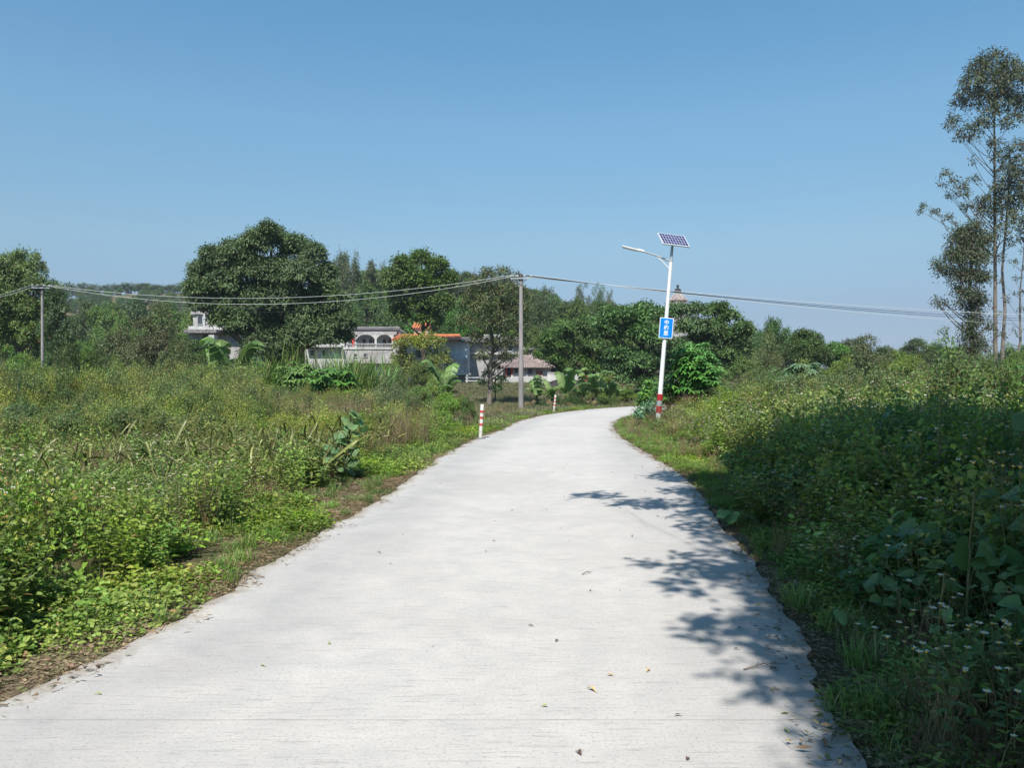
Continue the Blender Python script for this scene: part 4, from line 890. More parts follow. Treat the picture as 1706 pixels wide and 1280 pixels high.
# tree row on the far ridge and woods on the slopes
rr = np.random.default_rng(8)
ORD = 'first second third fourth fifth sixth seventh eighth ninth tenth eleventh twelfth thirteenth fourteenth fifteenth sixteenth seventeenth eighteenth nineteenth twentieth'.split() + ['twenty ' + q_ for q_ in 'first second third fourth fifth sixth seventh eighth ninth'.split()] + ['thirtieth'] + ['thirty ' + q_ for q_ in 'first second third fourth'.split()]
for i, px in enumerate(np.linspace(100, 345, 34)):
    px += rr.uniform(-3, 3); place('tall', i % 2, px, 474 + rr.uniform(-4, 3) + 10 * max(0, (125 - px) / 30), 330 + rr.uniform(-6, 6), 12 + rr.uniform(-2, 4), 'slim tree, %s from the left in the row along the far ridge' % ORD[i], 'tree row on the far ridge')
r2 = np.random.default_rng(9)
def merged(kind, s_):
    T, C = KINDS_[(kind, s_)]; A = Acc()
    for B in (T, C):
        for v, t_, m_, sm in zip(B.v, B.t, B.m, B.s): pass
        off = 0
        for v, t_, m_, sm in zip(B.v, B.t, B.m, B.s):
            A.add(v, t_ - off, B.mats[m_[0]], bool(sm[0])); off += len(v)
    return A
proto('wood', [merged('round', 0), merged('round', 1), merged('round', 2), merged('bush', 2)])
n_ = 2200; x = r2.uniform(-300, 40, n_); y = r2.uniform(130, 400, n_); k = (gz(x, y) > 3) & (np.abs(x) < .75 * y) & ~((np.abs(x + 12) < 62) & (y < 260)) & (y < 345); x, y = x[k], y[k]
z = gz(x, y) - 1.0; scatter('ridge_wood', 'mixed wood covering the far left ridge', 'wood', 'wood', np.stack([x, y, z], 1), r2.uniform(.7, 1.1, len(x)) * np.where(y > 285, .62, 1), r2.uniform(0, 6.28, len(x)), rng=r2)
n_ = 900; x = r2.uniform(-85, 85, n_); y = r2.uniform(100, 220, n_); k = (gz(x, y) > 2.2); x, y = x[k], y[k]
scatter('hillside_wood', 'green wood on the hillside behind the village', 'wood', 'wood', np.stack([x, y, gz(x, y)], 1), r2.uniform(.7, 1.1, len(x)), r2.uniform(0, 6.28, len(x)), rng=r2)
n_ = 500; x = r2.uniform(30, 420, n_); y = r2.uniform(120, 420, n_); k = (x < .8 * y); x, y = x[k], y[k]
scatter('far_tree_line', 'low distant tree line on the right horizon', 'wood', 'wood', np.stack([x, y, gz(x, y)], 1), r2.uniform(.7, 1.0, len(x)), r2.uniform(0, 6.28, len(x)), rng=r2)
n_ = 300; x = r2.uniform(-130, -22, n_); y = r2.uniform(70, 150, n_); k = (projpx(x, y) < 340) & (gz(x, y) > 1); x, y = x[k], y[k]
scatter('left_slope_wood', 'mixed low trees between the left field and the ridge', 'wood', 'wood', np.stack([x, y, gz(x, y) - .2], 1), r2.uniform(.5, .85, len(x)), r2.uniform(0, 6.28, len(x)), rng=r2)

# ---------------------------------------------------------------- palmate shrubs, grass clumps, banana plants
def palmate(rng, n, rad, h, ll, mat, base_h=.3, leaflets=7, stems=6, stemr=.025):
    T, C = Acc(), Acc(); P, D, N, L = [], [], [], []
    heads = []
    for i in range(stems):
        a = rng.uniform(0, 6.28); q = rad * .55 * math.sqrt(rng.random()); hh = h * rng.uniform(.55, .92); top = np.array([q * math.cos(a), q * math.sin(a), hh])
        T.tube([top * [.1, .1, 0], top * [.5, .5, .5] + rng.normal(0, .05, 3), top], [stemr, stemr * .8, stemr * .5], 'brownstem', 5); heads.append(top)
    for i in range(n):
        t_ = heads[i % stems]; a = rng.uniform(0, 6.28); e = rng.uniform(-.5, 1.2); k = rng.uniform(.3, .95) * rad * .6
        c = t_ * np.array([1, 1, rng.uniform(.55, 1)]) + k * np.array([math.cos(a) * math.cos(e), math.sin(a) * math.cos(e), math.sin(e) * .8 + .1]); c[2] = max(c[2], base_h * .4)
        C.tube([c * .35 + t_ * .65 * np.array([1, 1, c[2] / max(t_[2], .1)]), c], [.006, .004], 'stem', 3, False)
        f = rng.uniform(0, 6.28); s_ = rng.uniform(.7, 1.15)
        for j in range(leaflets):
            aj = f + (j / leaflets) * 5.4; d = np.array([math.cos(aj), math.sin(aj), -.15 + rng.normal(0, .1)]); P.append(c); D.append(d); N.append([math.cos(a) * .3, math.sin(a) * .3, 1]); L.append(ll * s_ * (1 - .25 * abs(j - leaflets / 2) / leaflets * 2))
    L = np.array(L); C.leaves(P, D, N, L, L * .28, mat, 2, .1, .3); return T, C
rp_ = np.random.default_rng(50)
def palm_thing(name, label, px, ytop, d, wpx, n, ll, mat, **kw):
    bx = X(px, d); bz = gz1(bx, d); h_ = Z(ytop, d) - bz; T, C = palmate(rp_, n, wpx / F * d / 2, h_, ll, mat, **kw)
    root = thing(name, label, 'shrub', (bx, d, bz)); part(T, 'stems', root); part(C, 'foliage', root); return root
palm_thing('palmate_shrub', 'tall bright green hand leaved shrub right of the lamp post', 1160, 566, 28.5, 92, 520, .34, 'palm', stems=16)
palm_thing('palmate_shrub', 'hand leaved shrub behind the lower part of the lamp post', 1115, 622, 29.5, 60, 260, .3, 'palm', stems=9)
palm_thing('palmate_shrub', 'small hand leaved shrub left of the lamp post', 1078, 630, 34, 36, 110, .3, 'palm', stems=6)
palm_thing('umbrella_leaved_shrub', 'pale bluish umbrella leaved shrub standing out of the right thicket', 1335, 586, 31, 70, 130, .48, 'bluegreen', stems=6, leaflets=9)
palm_thing('umbrella_leaved_shrub', 'bluish shrub left below the umbrella leaved shrub', 1300, 622, 29, 80, 240, .3, 'bluegreen', stems=8)
palm_thing('palmate_shrub', 'glossy green hand leaved bush at the right edge', 1680, 612, 19, 130, 420, .26, 'palm', stems=12)
palm_thing('palmate_shrub', 'lower hand leaved bush on the right bank under the tall trees', 1635, 640, 18, 90, 260, .2, 'bluegreen', stems=8)
palm_thing('papaya_like_shrub', 'leafy papaya like plant left of the tall grass clumps', 500, 594, 41, 100, 330, .5, 'palm', stems=6, leaflets=8)
palm_thing('papaya_like_shrub', 'low papaya like plant in the tall grass', 552, 600, 40, 80, 260, .45, 'palm', stems=5, leaflets=8)
def grey_shrub():
    d_ = 26.6; bx = X(1077, d_); root = thing('grey_leaved_shrub', 'small grey purple leaved shrub with brown dead base left of the lamp post foot', 'shrub', (bx, d_, gz1(bx, d_))); r_ = np.random.default_rng(6)
    A = Acc(); cl = [(r_.normal(0, .22), r_.normal(0, .15), .45 + r_.uniform(-.1, .25), .2) for _ in range(9)]
    clump_leaves(A, cl, r_, 'bluegreen', .13, .06, 380, 6); part(A, 'foliage', root)
    A = twiggy(r_, 70, .5, .4); part(A, 'dead_stalks', root)
grey_shrub()
def tall_grass(px, ytop, d, wpx, label, n=170, mat='grassg'):
    bx = X(px, d); bz = gz1(bx, d); h_ = Z(ytop, d) - bz; root = thing('tall_grass_clump', label, 'tall grass', (bx, d, bz), group='tall cane grass clumps')
    part(tuft(rp_, n, wpx / F * d / 2.6, h_ * 1.18, .055, .45, mat, .45), 'blades', root)
for a in ((432, 592, 43, 55, 'leftmost tall cane grass clump, at the right foot of the big dark tree'), (470, 580, 44, 55, 'tall cane grass clump left of the papaya like plant'), (530, 586, 46, 60, 'highest tall cane grass clump below the white house'), (568, 580, 45, 50, 'tall cane grass clump below the arched balcony house'),
          (600, 595, 41, 60, 'arching pale cane grass clump above the dry grass patch'), (632, 600, 42, 50, 'rightmost tall cane grass clump, near the orange roofed house')): tall_grass(*a)
def banana_leaf(A, base, az, L, W, rise, mat, rng):
    n = 9; u = np.linspace(0, 1, n); hor = np.array([math.cos(az), math.sin(az), 0]); c = np.array(base) + hor * (L * .75 * u[:, None] ** 1.15) + np.array([0, 0, 1]) * (rise * L * np.sin(u * 2.2)[:, None])
    side = np.array([-hor[1], hor[0], 0]); wd = W * np.sin(np.clip(u * .93 + .07, 0, 1) * 3.14) ** .6
    l = c + side * wd[:, None] / 2 + [0, 0, -.02] - np.array([0, 0, 1]) * (wd[:, None] * .18); r = c - side * wd[:, None] / 2 - np.array([0, 0, 1]) * (wd[:, None] * .18)
    for i in range(n - 1):                                 # the blade is torn between its ribs
        g = .82; q = lambda a, b_: a + (b_ - a) * g
        A.add([c[i], c[i + 1], q(l[i], l[i + 1]) + rng.normal(0, .02, 3), l[i]], [(0, 1, 2), (0, 2, 3)], mat); A.add([c[i], c[i + 1], q(r[i], r[i + 1]) + rng.normal(0, .02, 3), r[i]], [(0, 2, 1), (0, 3, 2)], mat)
    A.tube(c, np.linspace(.022, .006, n), 'stem', 4, False)
def banana(px, ytop, d, label, n=7, dry=3):
    bx = X(px, d); bz = gz1(bx, d); h_ = (Z(ytop, d) - bz) * rp_.uniform(1.0, 1.25); root = thing('banana_plant', label, 'banana plant', (bx, d, bz), group='banana plants'); st = h_ * .5
    A = Acc(); A.tube([(0, 0, 0), (.03, 0, st * .5), (.05, .02, st)], [.11, .09, .06], 'stem', 8); part(A, 'stem', root)
    for i in range(n + dry):
        A = Acc(); dd = i >= n; banana_leaf(A, (.05 + rp_.normal(0, .12), .02 + rp_.normal(0, .12), st * (.6 if dd else rp_.uniform(.8, 1.02))), i * 2.4 + rp_.uniform(-.4, .4), h_ * rp_.uniform(.5, .95), h_ * .34, -.3 if dd else rp_.uniform(.15, .95), 'bananad' if dd else 'bananal', rp_); part(A, 'leaf', root)
for a in ((893, 636, 50, 'leftmost banana plant, small, beyond the second red and white post'), (915, 640, 49, 'banana plant directly left of the second red and white post'), (945, 632, 48, 'banana plant with drooping leaves right of the second post'), (972, 636, 49, 'middle banana plant of the row by the bend'),
          (993, 630, 49, 'banana plant with pale upright leaf by the bend'), (1015, 634, 50, 'banana plant right of the pale upright leaf'), (1035, 640, 51, 'rightmost banana plant of the row by the bend'), (741, 618, 46, 'lone banana plant left of the open crowned tree'), (372, 590, 47, 'banana plant under the left side of the big dark tree'), (395, 600, 46, 'low banana plant at the trunk of the big dark tree')): banana(*a)

def seed_grass(px, pyt, d, lab, n=90):
    bx = X(px, d); bz = gz1(bx, d); root = thing('seed_grass_clump', lab, 'grass clump', (bx, d, bz), group='seeding grass clumps'); part(seedy(rp_, n, .3, (Z(pyt, d) - bz) * .85), 'blades', root)
seed_grass(694, 655, 19, 'tall straw coloured seeding grass clump left of the nearer post'); seed_grass(660, 672, 18, 'shorter seeding grass clump beside the big leaved plant'); seed_grass(1140, 690, 21, 'straw coloured grass clump right of the lamp foot', 50)
# ---------------------------------------------------------------- strap leaved plants and big leaved plant
def strap_leaf(rng, az, L, W, rise):
    A = Acc(); n = 8; u = np.linspace(0, 1, n); hor = np.array([math.cos(az), math.sin(az), 0]); cv = rng.uniform(.3, 1.3)
    c = hor * (L * (1 - rise * .7) * u[:, None]) + np.array([0, 0, 1]) * (L * (rise * np.sin(u * (1.1 + cv)))[:, None]); side = np.array([-hor[1], hor[0], 0]); wd = W * np.array([.6, .9, 1, 1, 1, .9, .7, .2])
    up = np.array([0, 0, 1.]) * wd[:, None] * .3
    v = np.stack([c - up * .8, c + side * wd[:, None] / 2 + up, c + up * .1, c - side * wd[:, None] / 2 + up], 1).reshape(-1, 3); t_ = []
    for i in range(n - 1):
        for a, b_ in ((0, 1), (1, 2), (2, 3), (3, 0)): p0, q0 = i * 4 + a, i * 4 + b_; t_ += [(p0, q0, q0 + 4), (p0, q0 + 4, p0 + 4)]
    return A.add(v, t_, 'cactus')
SL = [strap_leaf(rp_, 0, rp_.uniform(.5, .85), rp_.uniform(.03, .046), r_).mesh('strap_leaf') for r_ in (.22, .35, .5, .62, .78, .42)]
spots = [(25, 768, 9, 'left edge'), (50, 722, 13, None), (110, 730, 12.5, None), (75, 755, 10.5, None), (130, 762, 10, None), (175, 725, 13, None), (235, 735, 12, None), (255, 758, 10.3, None), (300, 720, 13.5, None), (335, 742, 11.5, None), (355, 712, 15, None), (410, 715, 14.5, None), (430, 745, 11.8, None), (440, 700, 17, None),
         (480, 705, 16, None), (520, 690, 19, None), (545, 700, 17, None), (560, 725, 14, None), (600, 690, 19, None), (640, 690, 20, None), (665, 695, 19.5, None), (15, 705, 16, None), (205, 700, 16.5, None), (500, 735, 13, None), (620, 712, 17, None)]
names = ['strap leaved plant at the left edge of the picture', 'yellow tipped strap leaved plant near the left edge', 'strap leaved plant with two upright pale leaves', 'low strap leaved plant near the white daisies at left', 'strap leaved plant with a tall curved pale leaf', 'flattened strap leaved plant among dry stalks', 'strap leaved plant in the middle of the left bank',
         'short upright strap leaved plant above the leafy weeds', 'strap leaved plant fading into the thicket', 'strap leaved plant beside brown stalks', 'dull strap leaved plant before the thicket', 'strap leaved plant left of the dark hollow', 'thick stemmed strap leaved plant by the dark hollow', 'back strap leaved plant above the dark hollow', 'strap leaved plant with crossing yellow leaves',
         'back strap leaved plant before the dry grass', 'strap leaved plant left of the big leaved plant', 'low strap leaved plant at the foot of the big leaved plant', 'strap leaved plant right behind the big leaved plant', 'yellow strap leaved plant right of the big leaved plant', 'rightmost yellow strap leaved plant with brown leaves beneath', 'far left back strap leaved plant', 'back strap leaved plant in the thicket edge', 'strap leaved plant above the rusty brown stalks', 'small strap leaved plant below the rightmost one']
for q_ in range(22):
    px_, d_ = [float(v) for v in (rp_.uniform(5, 670), rp_.uniform(10.5, 18))]
    spots.append((px_, 0, d_, None)); names.append(None)
ORD = ['first', 'second', 'third', 'fourth', 'fifth', 'sixth', 'seventh', 'eighth', 'ninth', 'tenth', 'eleventh', 'twelfth', 'thirteenth', 'fourteenth', 'fifteenth', 'sixteenth', 'seventeenth', 'eighteenth', 'nineteenth', 'twentieth', 'twenty first', 'twenty second']
ORD += ['twenty third', 'twenty fourth', 'twenty fifth', 'twenty sixth', 'twenty seventh', 'twenty eighth', 'twenty ninth', 'thirtieth', 'thirty first', 'thirty second', 'thirty third', 'thirty fourth']
spots[25:] = sorted(spots[25:]); names[25:] = ['half buried strap leaved plant, %s from the left among the small ones' % ORD[i_] for i_ in range(22)]
for (px, py, d, _), lab in zip(spots, names):
    if lab is None: lab = 'strap leaved plant half buried in weeds, one of many on the left bank'
    bx = X(px, d); root = thing('strap_leaved_plant', lab, 'plant', (bx, d, gz1(bx, d) + .18), rp_.uniform(0, 6.28), 'strap leaved plants'); k = rp_.uniform(.65, 1.05)
    for i in range(int(rp_.uniform(9, 15))):
        o = bpy.data.objects.new('strap_leaf', SL[(i * 5 + int(px)) % 6]); COL.objects.link(o); o.parent = root; o.rotation_euler = (rp_.normal(0, .35), rp_.normal(0, .3), i * 2.4 + rp_.normal(0, .5)); o.location = (rp_.normal(0, .16), rp_.normal(0, .16), rp_.uniform(0, .35)); o.scale = (k, k, k * rp_.uniform(.8, 1.2))
def big_leaf(rng, L):
    """lobed heart shaped leaf with raised veins, base at origin, along +x"""
    A = Acc(); n = 29; R_ = 5; v = [(L * .1, 0, 0)]; rag = rng.normal(0, .02, n)
    for q in range(1, R_):
        f = q / (R_ - 1)
        for i in range(n):
            a = -2.8 + 5.6 * i / (n - 1); rr_ = L * (.5 + .09 * math.cos(3 * a) + .14 * math.cos(a) + rag[i] * f) * f; vein = .022 * L * math.cos(5 * a) * f
            v.append((L * .1 + rr_ * math.cos(a) * 1.05 + L * .22 * f * (math.cos(a) > -2), rr_ * math.sin(a), -.22 * rr_ * abs(math.sin(a)) * f + vein - .18 * rr_ * math.cos(a) * f + .05 * L * f))
    t_ = [(0, 1 + i, 2 + i) for i in range(n - 1)]
    for q in range(R_ - 2):
        for i in range(n - 1): p0 = 1 + q * n + i; t_ += [(p0, p0 + n, p0 + n + 1), (p0, p0 + n + 1, p0 + 1)]
    return A.add(v, t_, 'bigleaf', True)
M['bigleaf'] = leafmat('soft_big_leaf', (0.084, 0.182, 0.063), (0.126, 0.238, 0.084), trans=.3, vary=.2, rough=.6)
BL = [big_leaf(rp_, L) .mesh('leaf') for L in (.25, .21, .18, .23)]
def big_leaf_plant(px, pyb, d, h_, spread, n, label, face=-1.57, zb=0, name='big_leaved_plant', k0=1.0):
    bx = X(px, d); root = thing(name, label, 'plant', (bx, d, gz1(bx, d) + zb)); A = Acc()
    A.tube([(0, 0, 0), (.02, 0, h_ * .5), (.05, 0, h_)], [.012, .01, .005], 'stem', 5)
    ends = []
    for i in range(n):
        a = rp_.uniform(0, 6.28) if i % 3 == 0 else face + rp_.normal(0, .9); z_ = h_ * (.25 + .75 * i / n); r_ = spread * rp_.uniform(.35, 1) * (1.1 - .5 * i / n); e = np.array([r_ * math.cos(a), r_ * math.sin(a), z_ + .08])
        A.tube([(0.02, 0, z_ - .08), e * [.6, .6, 1], e], [.006, .005, .004], 'stem', 4, False); ends.append((e, a))
    part(A, 'stem', root)
    for i, (e, a) in enumerate(ends):
        o = bpy.data.objects.new('leaf', BL[i % 4]); COL.objects.link(o); o.parent = root; o.location = e; o.rotation_euler = (rp_.normal(0, .25), rp_.uniform(.25, .8), a + rp_.normal(0, .5)); s_ = rp_.uniform(.8, 1.15) * k0; o.scale = (s_, s_, s_)
big_leaf_plant(580, 760, 13.2, 1.12, .38, 34, 'plant with big soft lobed green leaves in the left bank', k0=.72)
big_leaf_plant(556, 770, 12.8, .62, .3, 14, 'smaller big leaved plant at the left foot of the larger one', k0=.7)
for px, py, d, h_, n, lab in ((1610, 0, 4.6, 1.0, 3, 'yellow green big leaved vine shoot high on the shaded right bank'), (1560, 0, 4.3, .62, 4, 'big leaved vine shoot hanging low in the shade at right'),
                           (1560, 0, 7.4, 1.3, 4, 'large dark leaf plant rising above the shaded bank'), (1700, 0, 6.2, 1.25, 6, 'large dark fan of leaves at the right edge in shade'), (1380, 0, 8.5, .7, 10, 'dark big leaved vine patch in the shade by the road'), (1300, 0, 10.5, .6, 10, 'dark big leaved vine patch farther along the shaded bank'), (1395, 0, 4.9, .2, 4, 'low pale leaved seedling beside the road edge in shade'), (1222, 0, 8.7, .16, 5, 'bright leaved seedling at the right road edge')):
    big_leaf_plant(px, py, d, h_, .28, n, lab, zb=0, name='big_leaved_vine', k0=.36 if d < 5 else (.8 if d < 7 else .6))

# ---------------------------------------------------------------- street lamp with solar panel
d = 25.6; bx = X(1095, d); lamp = thing('solar_street_lamp', 'white leaning solar street lamp with a blue village sign on its pole', 'street lamp', (bx, d, -.06))
lean = X(1117.5, d) - bx; zt = Z(437, d) + .06
def LP_(z): return np.array([lean * z / zt, 0, z])
A = Acc(); A.tube([LP_(0), LP_(zt * .5), LP_(zt)], [.085, .07, .058], 'white', 16); part(A, 'pole', lamp)
A = Acc(); A.tube([LP_(-.02), LP_(.03)], .14, 'white', 12)
part(A, 'base_flange', lamp)
A = Acc(); ztp = Z(411, d) + .06; A.tube([LP_(zt - .05), LP_(ztp)], [.05, .045], 'galv', 12); part(A, 'panel_mast', lamp)
for zc in (Z(662, d), Z(682, d)):
    A = Acc(); A.tube([LP_(zc - .05), LP_(zc + .16)], .1, 'red', 16); part(A, 'reflective_band', lamp)
A = Acc(); A.tube([LP_(Z(682, d) + .165), LP_(Z(662, d) - .055)], .093, 'galv', 16); part(A, 'metal_sleeve', lamp)
# bracket arm
a0 = LP_(Z(436, d) + .06); a1 = np.array([X(1088, d) - bx, 0, Z(424, d) + .06]); a2 = np.array([X(1072, d) - bx, 0, Z(419.5, d) + .06]); a3 = np.array([X(1036, d) - bx, 0, Z(410.5, d) + .06])
A = Acc(); A.tube([a0, (a0 + a1) / 2 + [0, 0, .0], a1, a2], [.03, .03, .028, .026], 'galv', 8); part(A, 'arm', lamp)
A = Acc(); b0 = LP_(Z(450, d) + .06); A.tube([b0, b0 + [-.28, 0, .3], a1 + [.05, 0, -.02]], [.02, .018, .016], 'white', 6); A.tube([b0 + [-.28, 0, .3], (a0 + a1) / 2], .012, 'galv', 5); part(A, 'brace', lamp)
A = Acc(); v = a3 - a2; Ln = np.linalg.norm(v); ang = math.atan2(v[2], v[0]); rot = Matrix.Rotation(-ang, 3, 'Y')
A.box((a2 + a3) / 2, (Ln, .2, .035), 'white', rot); A.box(a2 + v * .15 + [0, 0, .02], (Ln * .32, .12, .05), 'white', rot); A.box((a2 + a3) / 2 + v * .12 + [0, 0, -.03], (Ln * .62, .18, .02), 'galv', rot); part(A, 'lamp_head', lamp)
# panel
q = [np.array([X(px, d) - bx, 0, Z(py, d) + .06]) for px, py in ((1101, 388), (1150, 391), (1143, 414), (1093, 409))]
pc = sum(q) / 4; ux = q[1] - q[0]; W_ = float(np.linalg.norm(ux)); H_ = .68; tiltp = math.acos(min(1, abs(q[0][2] - q[3][2]) / H_) )
panel = bpy.data.objects.new('panel_hub', None)
bpy.data.objects.remove(panel)
Rz = Matrix.Rotation(R(14), 3, 'Z'); Ry = Matrix.Rotation(R(4.0), 3, 'Y'); Rx = Matrix.Rotation(-tiltp * .92, 3, 'X'); RT = np.array(Rz @ Ry @ Rx)
def pn(x, y, z): return pc + RT @ np.array([x, y, z])      # local: x across, z up the slope, -y faces out
A = Acc(); A.box(pc, (W_, .035, H_), 'alu', RT); fr = part(A, 'panel_frame', lamp)
A = Acc(); A.box(pn(0, -.0195, 0), (W_ - .05, .004, H_ - .05), 'signwhite', RT); part(A, 'panel_backsheet', lamp)
cw, ch_ = (W_ - .06) / 9, (H_ - .06) / 4
A = Acc(); A.box((0, 0, 0), (cw * .86, .004, ch_ * .88), 'cell', RT); cm = A.mesh('solar_cell')
for i in range(9):
    for j in range(4):
        o = bpy.data.objects.new('solar_cell', cm); COL.objects.link(o); o.parent = lamp; o.location = pn((i - 4) * cw, -.0245, (j - 1.5) * ch_)
A = Acc(); A.tube([LP_(ztp) - [0, 0, .05], pc + [0, .05, -.03]], .03, 'galv', 8); A.box(pn(0, .04, 0), (W_ * .5, .04, .05), 'galv', RT); A.box(pn(0, .04, .15), (W_ * .5, .04, .05), 'galv', RT); part(A, 'panel_bracket', lamp)
# sign
sg = thing('village_sign', 'blue rectangular sign with three white characters strapped to the lamp pole', 'sign')
zs_ = Z(547, d) + .06; sc_ = LP_(zs_); sg.location = (bx + sc_[0], d - .1, zs_ - .06); sg.rotation_euler = (0, math.atan2(lean, zt) , R(4))
A = Acc(); A.box((0, 0, 0), (.46, .012, .68), 'signwhite'); part(A, 'sign_plate', sg)
A = Acc(); A.box((0, -.0075, 0), (.415, .004, .635), 'blue'); part(A, 'sign_face', sg)
A = Acc(); A.box((0, .04, .2), (.2, .06, .03), 'galv'); A.box((0, .04, -.2), (.2, .06, .03), 'galv'); part(A, 'clamp', sg)
try:
    for ch, zz in (('中', .18), ('和', 0.0), ('里', -.18)):
        cu = bpy.data.curves.new('character', 'FONT'); cu.body = ch; cu.size = .165; cu.align_x = 'CENTER'; cu.align_y = 'CENTER'; cu.extrude = .0015; cu.offset = .0035
        cu.materials.append(M['signwhite']); o = bpy.data.objects.new('character', cu); COL.objects.link(o); o.parent = sg; o.location = (0, -.0115, zz); o.rotation_euler = (R(90), 0, 0)
        bpy.context.view_layer.update(); me_ = bpy.data.meshes.new_from_object(o); o2 = bpy.data.objects.new('character', me_); COL.objects.link(o2); o2.parent = sg; o2.location = o.location; o2.rotation_euler = o.rotation_euler; bpy.data.objects.remove(o)
except Exception as e: print('text', e)
# ---------------------------------------------------------------- red and white posts
def post(px, pyb, pyt, d, pxt, label):
    bx = X(px, d); h_ = Z(pyt, d) + .05; ln = X(pxt, d) - bx; root = thing('delineator_post', label, 'bollard', (bx, d, -.05), group='red and white roadside posts')
    q_ = lambda z: np.array([ln * z / h_, 0, z]); A = Acc(); A.tube([q_(0), q_(h_ - .012), q_(h_)], [.05, .05, .045], 'postwhite', 16); part(A, 'post', root)
    for f in (.44, .63, .80):
        A = Acc(); A.tube([q_(h_ * f - .035), q_(h_ * f + .035)], .0535, 'redfade', 16); part(A, 'red_band', root)
    A = Acc(); A.lathe([(.15, 0), (.15, .055), (.12, .07), (.05, .075)], 'rubberish', (0, 0, 0), 16); part(A, 'foot', root)
M['rubberish'] = surf('dark_grey_rubber', (.07, .07, .07), (.14, .135, .13), 12, .9)
post(800, 731, 674, 21.4, 803.5, 'nearer red banded white post at the left road edge')
post(922.5, 684, 658, 38.8, 925.5, 'farther red banded white post left of the banana plants')
# ---------------------------------------------------------------- utility poles and wires
def upole(px, d, top, r0, r1, label, arm, arm_rz):
    bx = X(px, d); bz = gz1(bx, d); root = thing('utility_pole', label, 'utility pole', (bx, d, bz), 0); h_ = Z(top, d) - bz
    A = Acc(); A.tube([(0, 0, -.2), (0, 0, h_ * .5), (0, 0, h_)], [r0, (r0 + r1) / 2, r1], 'pole', 16); part(A, 'shaft', root)
    ca, sa = math.cos(arm_rz), math.sin(arm_rz); A = Acc(); A.box((0, -.14 * (1 if d < 45 else 1), h_ - .12), (arm, .05, .055), 'galv', Matrix.Rotation(arm_rz, 3, 'Z')); part(A, 'crossarm', root)
    A = Acc(); A.tube([(-.3 * ca, -.1, h_ - .15), (0, -.1, h_ - .5)], .014, 'rust', 4); A.tube([(.3 * ca, -.1, h_ - .15), (0, -.1, h_ - .5)], .014, 'rust', 4); A.tube([(0, 0, h_ - .24), (0, 0, h_ - .12)], r1 * 1.25, 'rust', 12); part(A, 'brace', root)
    pts = []
    for u in (-.48, -.17, .17, .48):
        x_, y_ = u * arm * ca, u * arm * sa - .14; A = Acc(); A.lathe([(.02, 0), (.02, .04), (.05, .06), (.03, .09), (.05, .11), (.02, .15)], 'ceramic', (x_, y_, h_ - .08), 8); part(A, 'insulator', root); pts.append((bx + x_, d + y_, bz + h_ + .05))
    A = Acc(); A.lathe([(.1, 0), (.12, .06), (.06, .14), (.02, .18)], 'rust', (0, 0, h_), 10); part(A, 'pole_cap', root)
    return pts
P2 = upole(868, 42, 461, .15, .095, 'grey concrete utility pole beside the road bend', 1.15, R(-4))
P1 = upole(71, 46, 477, .10, .07, 'far grey utility pole at the left of the picture', .95, R(12))
def wire(a, b_, sag, r_, mat, label, n=40):
    u = np.linspace(0, 1, n)[:, None]; a, b_ = np.array(a), np.array(b_); p_ = a * (1 - u) + b_ * u; p_[:, 2] -= (4 * sag * u * (1 - u))[:, 0]; c = p_[0].copy()
    A = Acc(); A.tube(p_ - c, r_, mat, 5); o = A.obj('overhead_wire', loc=tuple(c)); props(o, label, 'wire', 'overhead wires'); return o
ends = [(62 + .9 * k, 74 + 1.2 * (k % 2) - .6, 7.3 + z_) for k, z_ in ((-1, .35), (-.4, 0.), (.4, -.35), (1, -.7))]
for (a, e, mt, lab, sg_) in zip(P2, ends, ('wirew', 'wired', 'wired', 'wirew'), ('topmost pale wire from the near utility pole to the right edge', 'upper dark wire running to the right edge', 'lower dark wire running to the right edge', 'lowest pale wire running to the right edge'), (.55, .6, .7, .75)):
    wire(a, e, sg_, .017, mt, lab)
for k, (lab, sg_) in enumerate((('upper pale wire sagging between the two utility poles', 1.0), ('lower pale wire sagging between the two utility poles', 1.35))):
    wire(P1[3 - k], P2[k], sg_, .010, 'wirew', lab)
for k, lab in enumerate(('thin wire with the deepest sag between the two utility poles', 'thin second wire of the deeper pair between the poles')):
    wire(P1[1 - k], P2[2 + k * 1], 1.6 + .2 * k, .009, 'wired', lab)
for k, lab in enumerate(('upper wire leaving the far pole to the left edge', 'lower wire leaving the far pole to the left edge')):
    wire(P1[k], (-16 - .4 * k, 5, 4.6 - .5 * k), 1.8, .010, 'wirew', lab)

# brick pattern
m, t, o = newmat('grey_brick_wall'); tc = node(t, 'ShaderNodeTexCoord'); mp = node(t, 'ShaderNodeMapping'); mp.inputs['Rotation'].default_value = (R(90), 0, 0); t.links.new(tc.outputs['Object'], mp.inputs['Vector'])
br = node(t, 'ShaderNodeTexBrick'); br.inputs['Color1'].default_value = (.42, .4, .4, 1); br.inputs['Color2'].default_value = (.28, .26, .26, 1); br.inputs['Mortar'].default_value = (.62, .6, .58, 1); br.inputs['Scale'].default_value = 2.2; br.inputs['Mortar Size'].default_value = .035; t.links.new(mp.outputs[0], br.inputs['Vector'])
p = node(t, 'ShaderNodeBsdfPrincipled'); p.inputs['Roughness'].default_value = .9; t.links.new(br.outputs[0], p.inputs['Base Color']); t.links.new(p.outputs[0], o.inputs[0]); M['brickwall'] = m
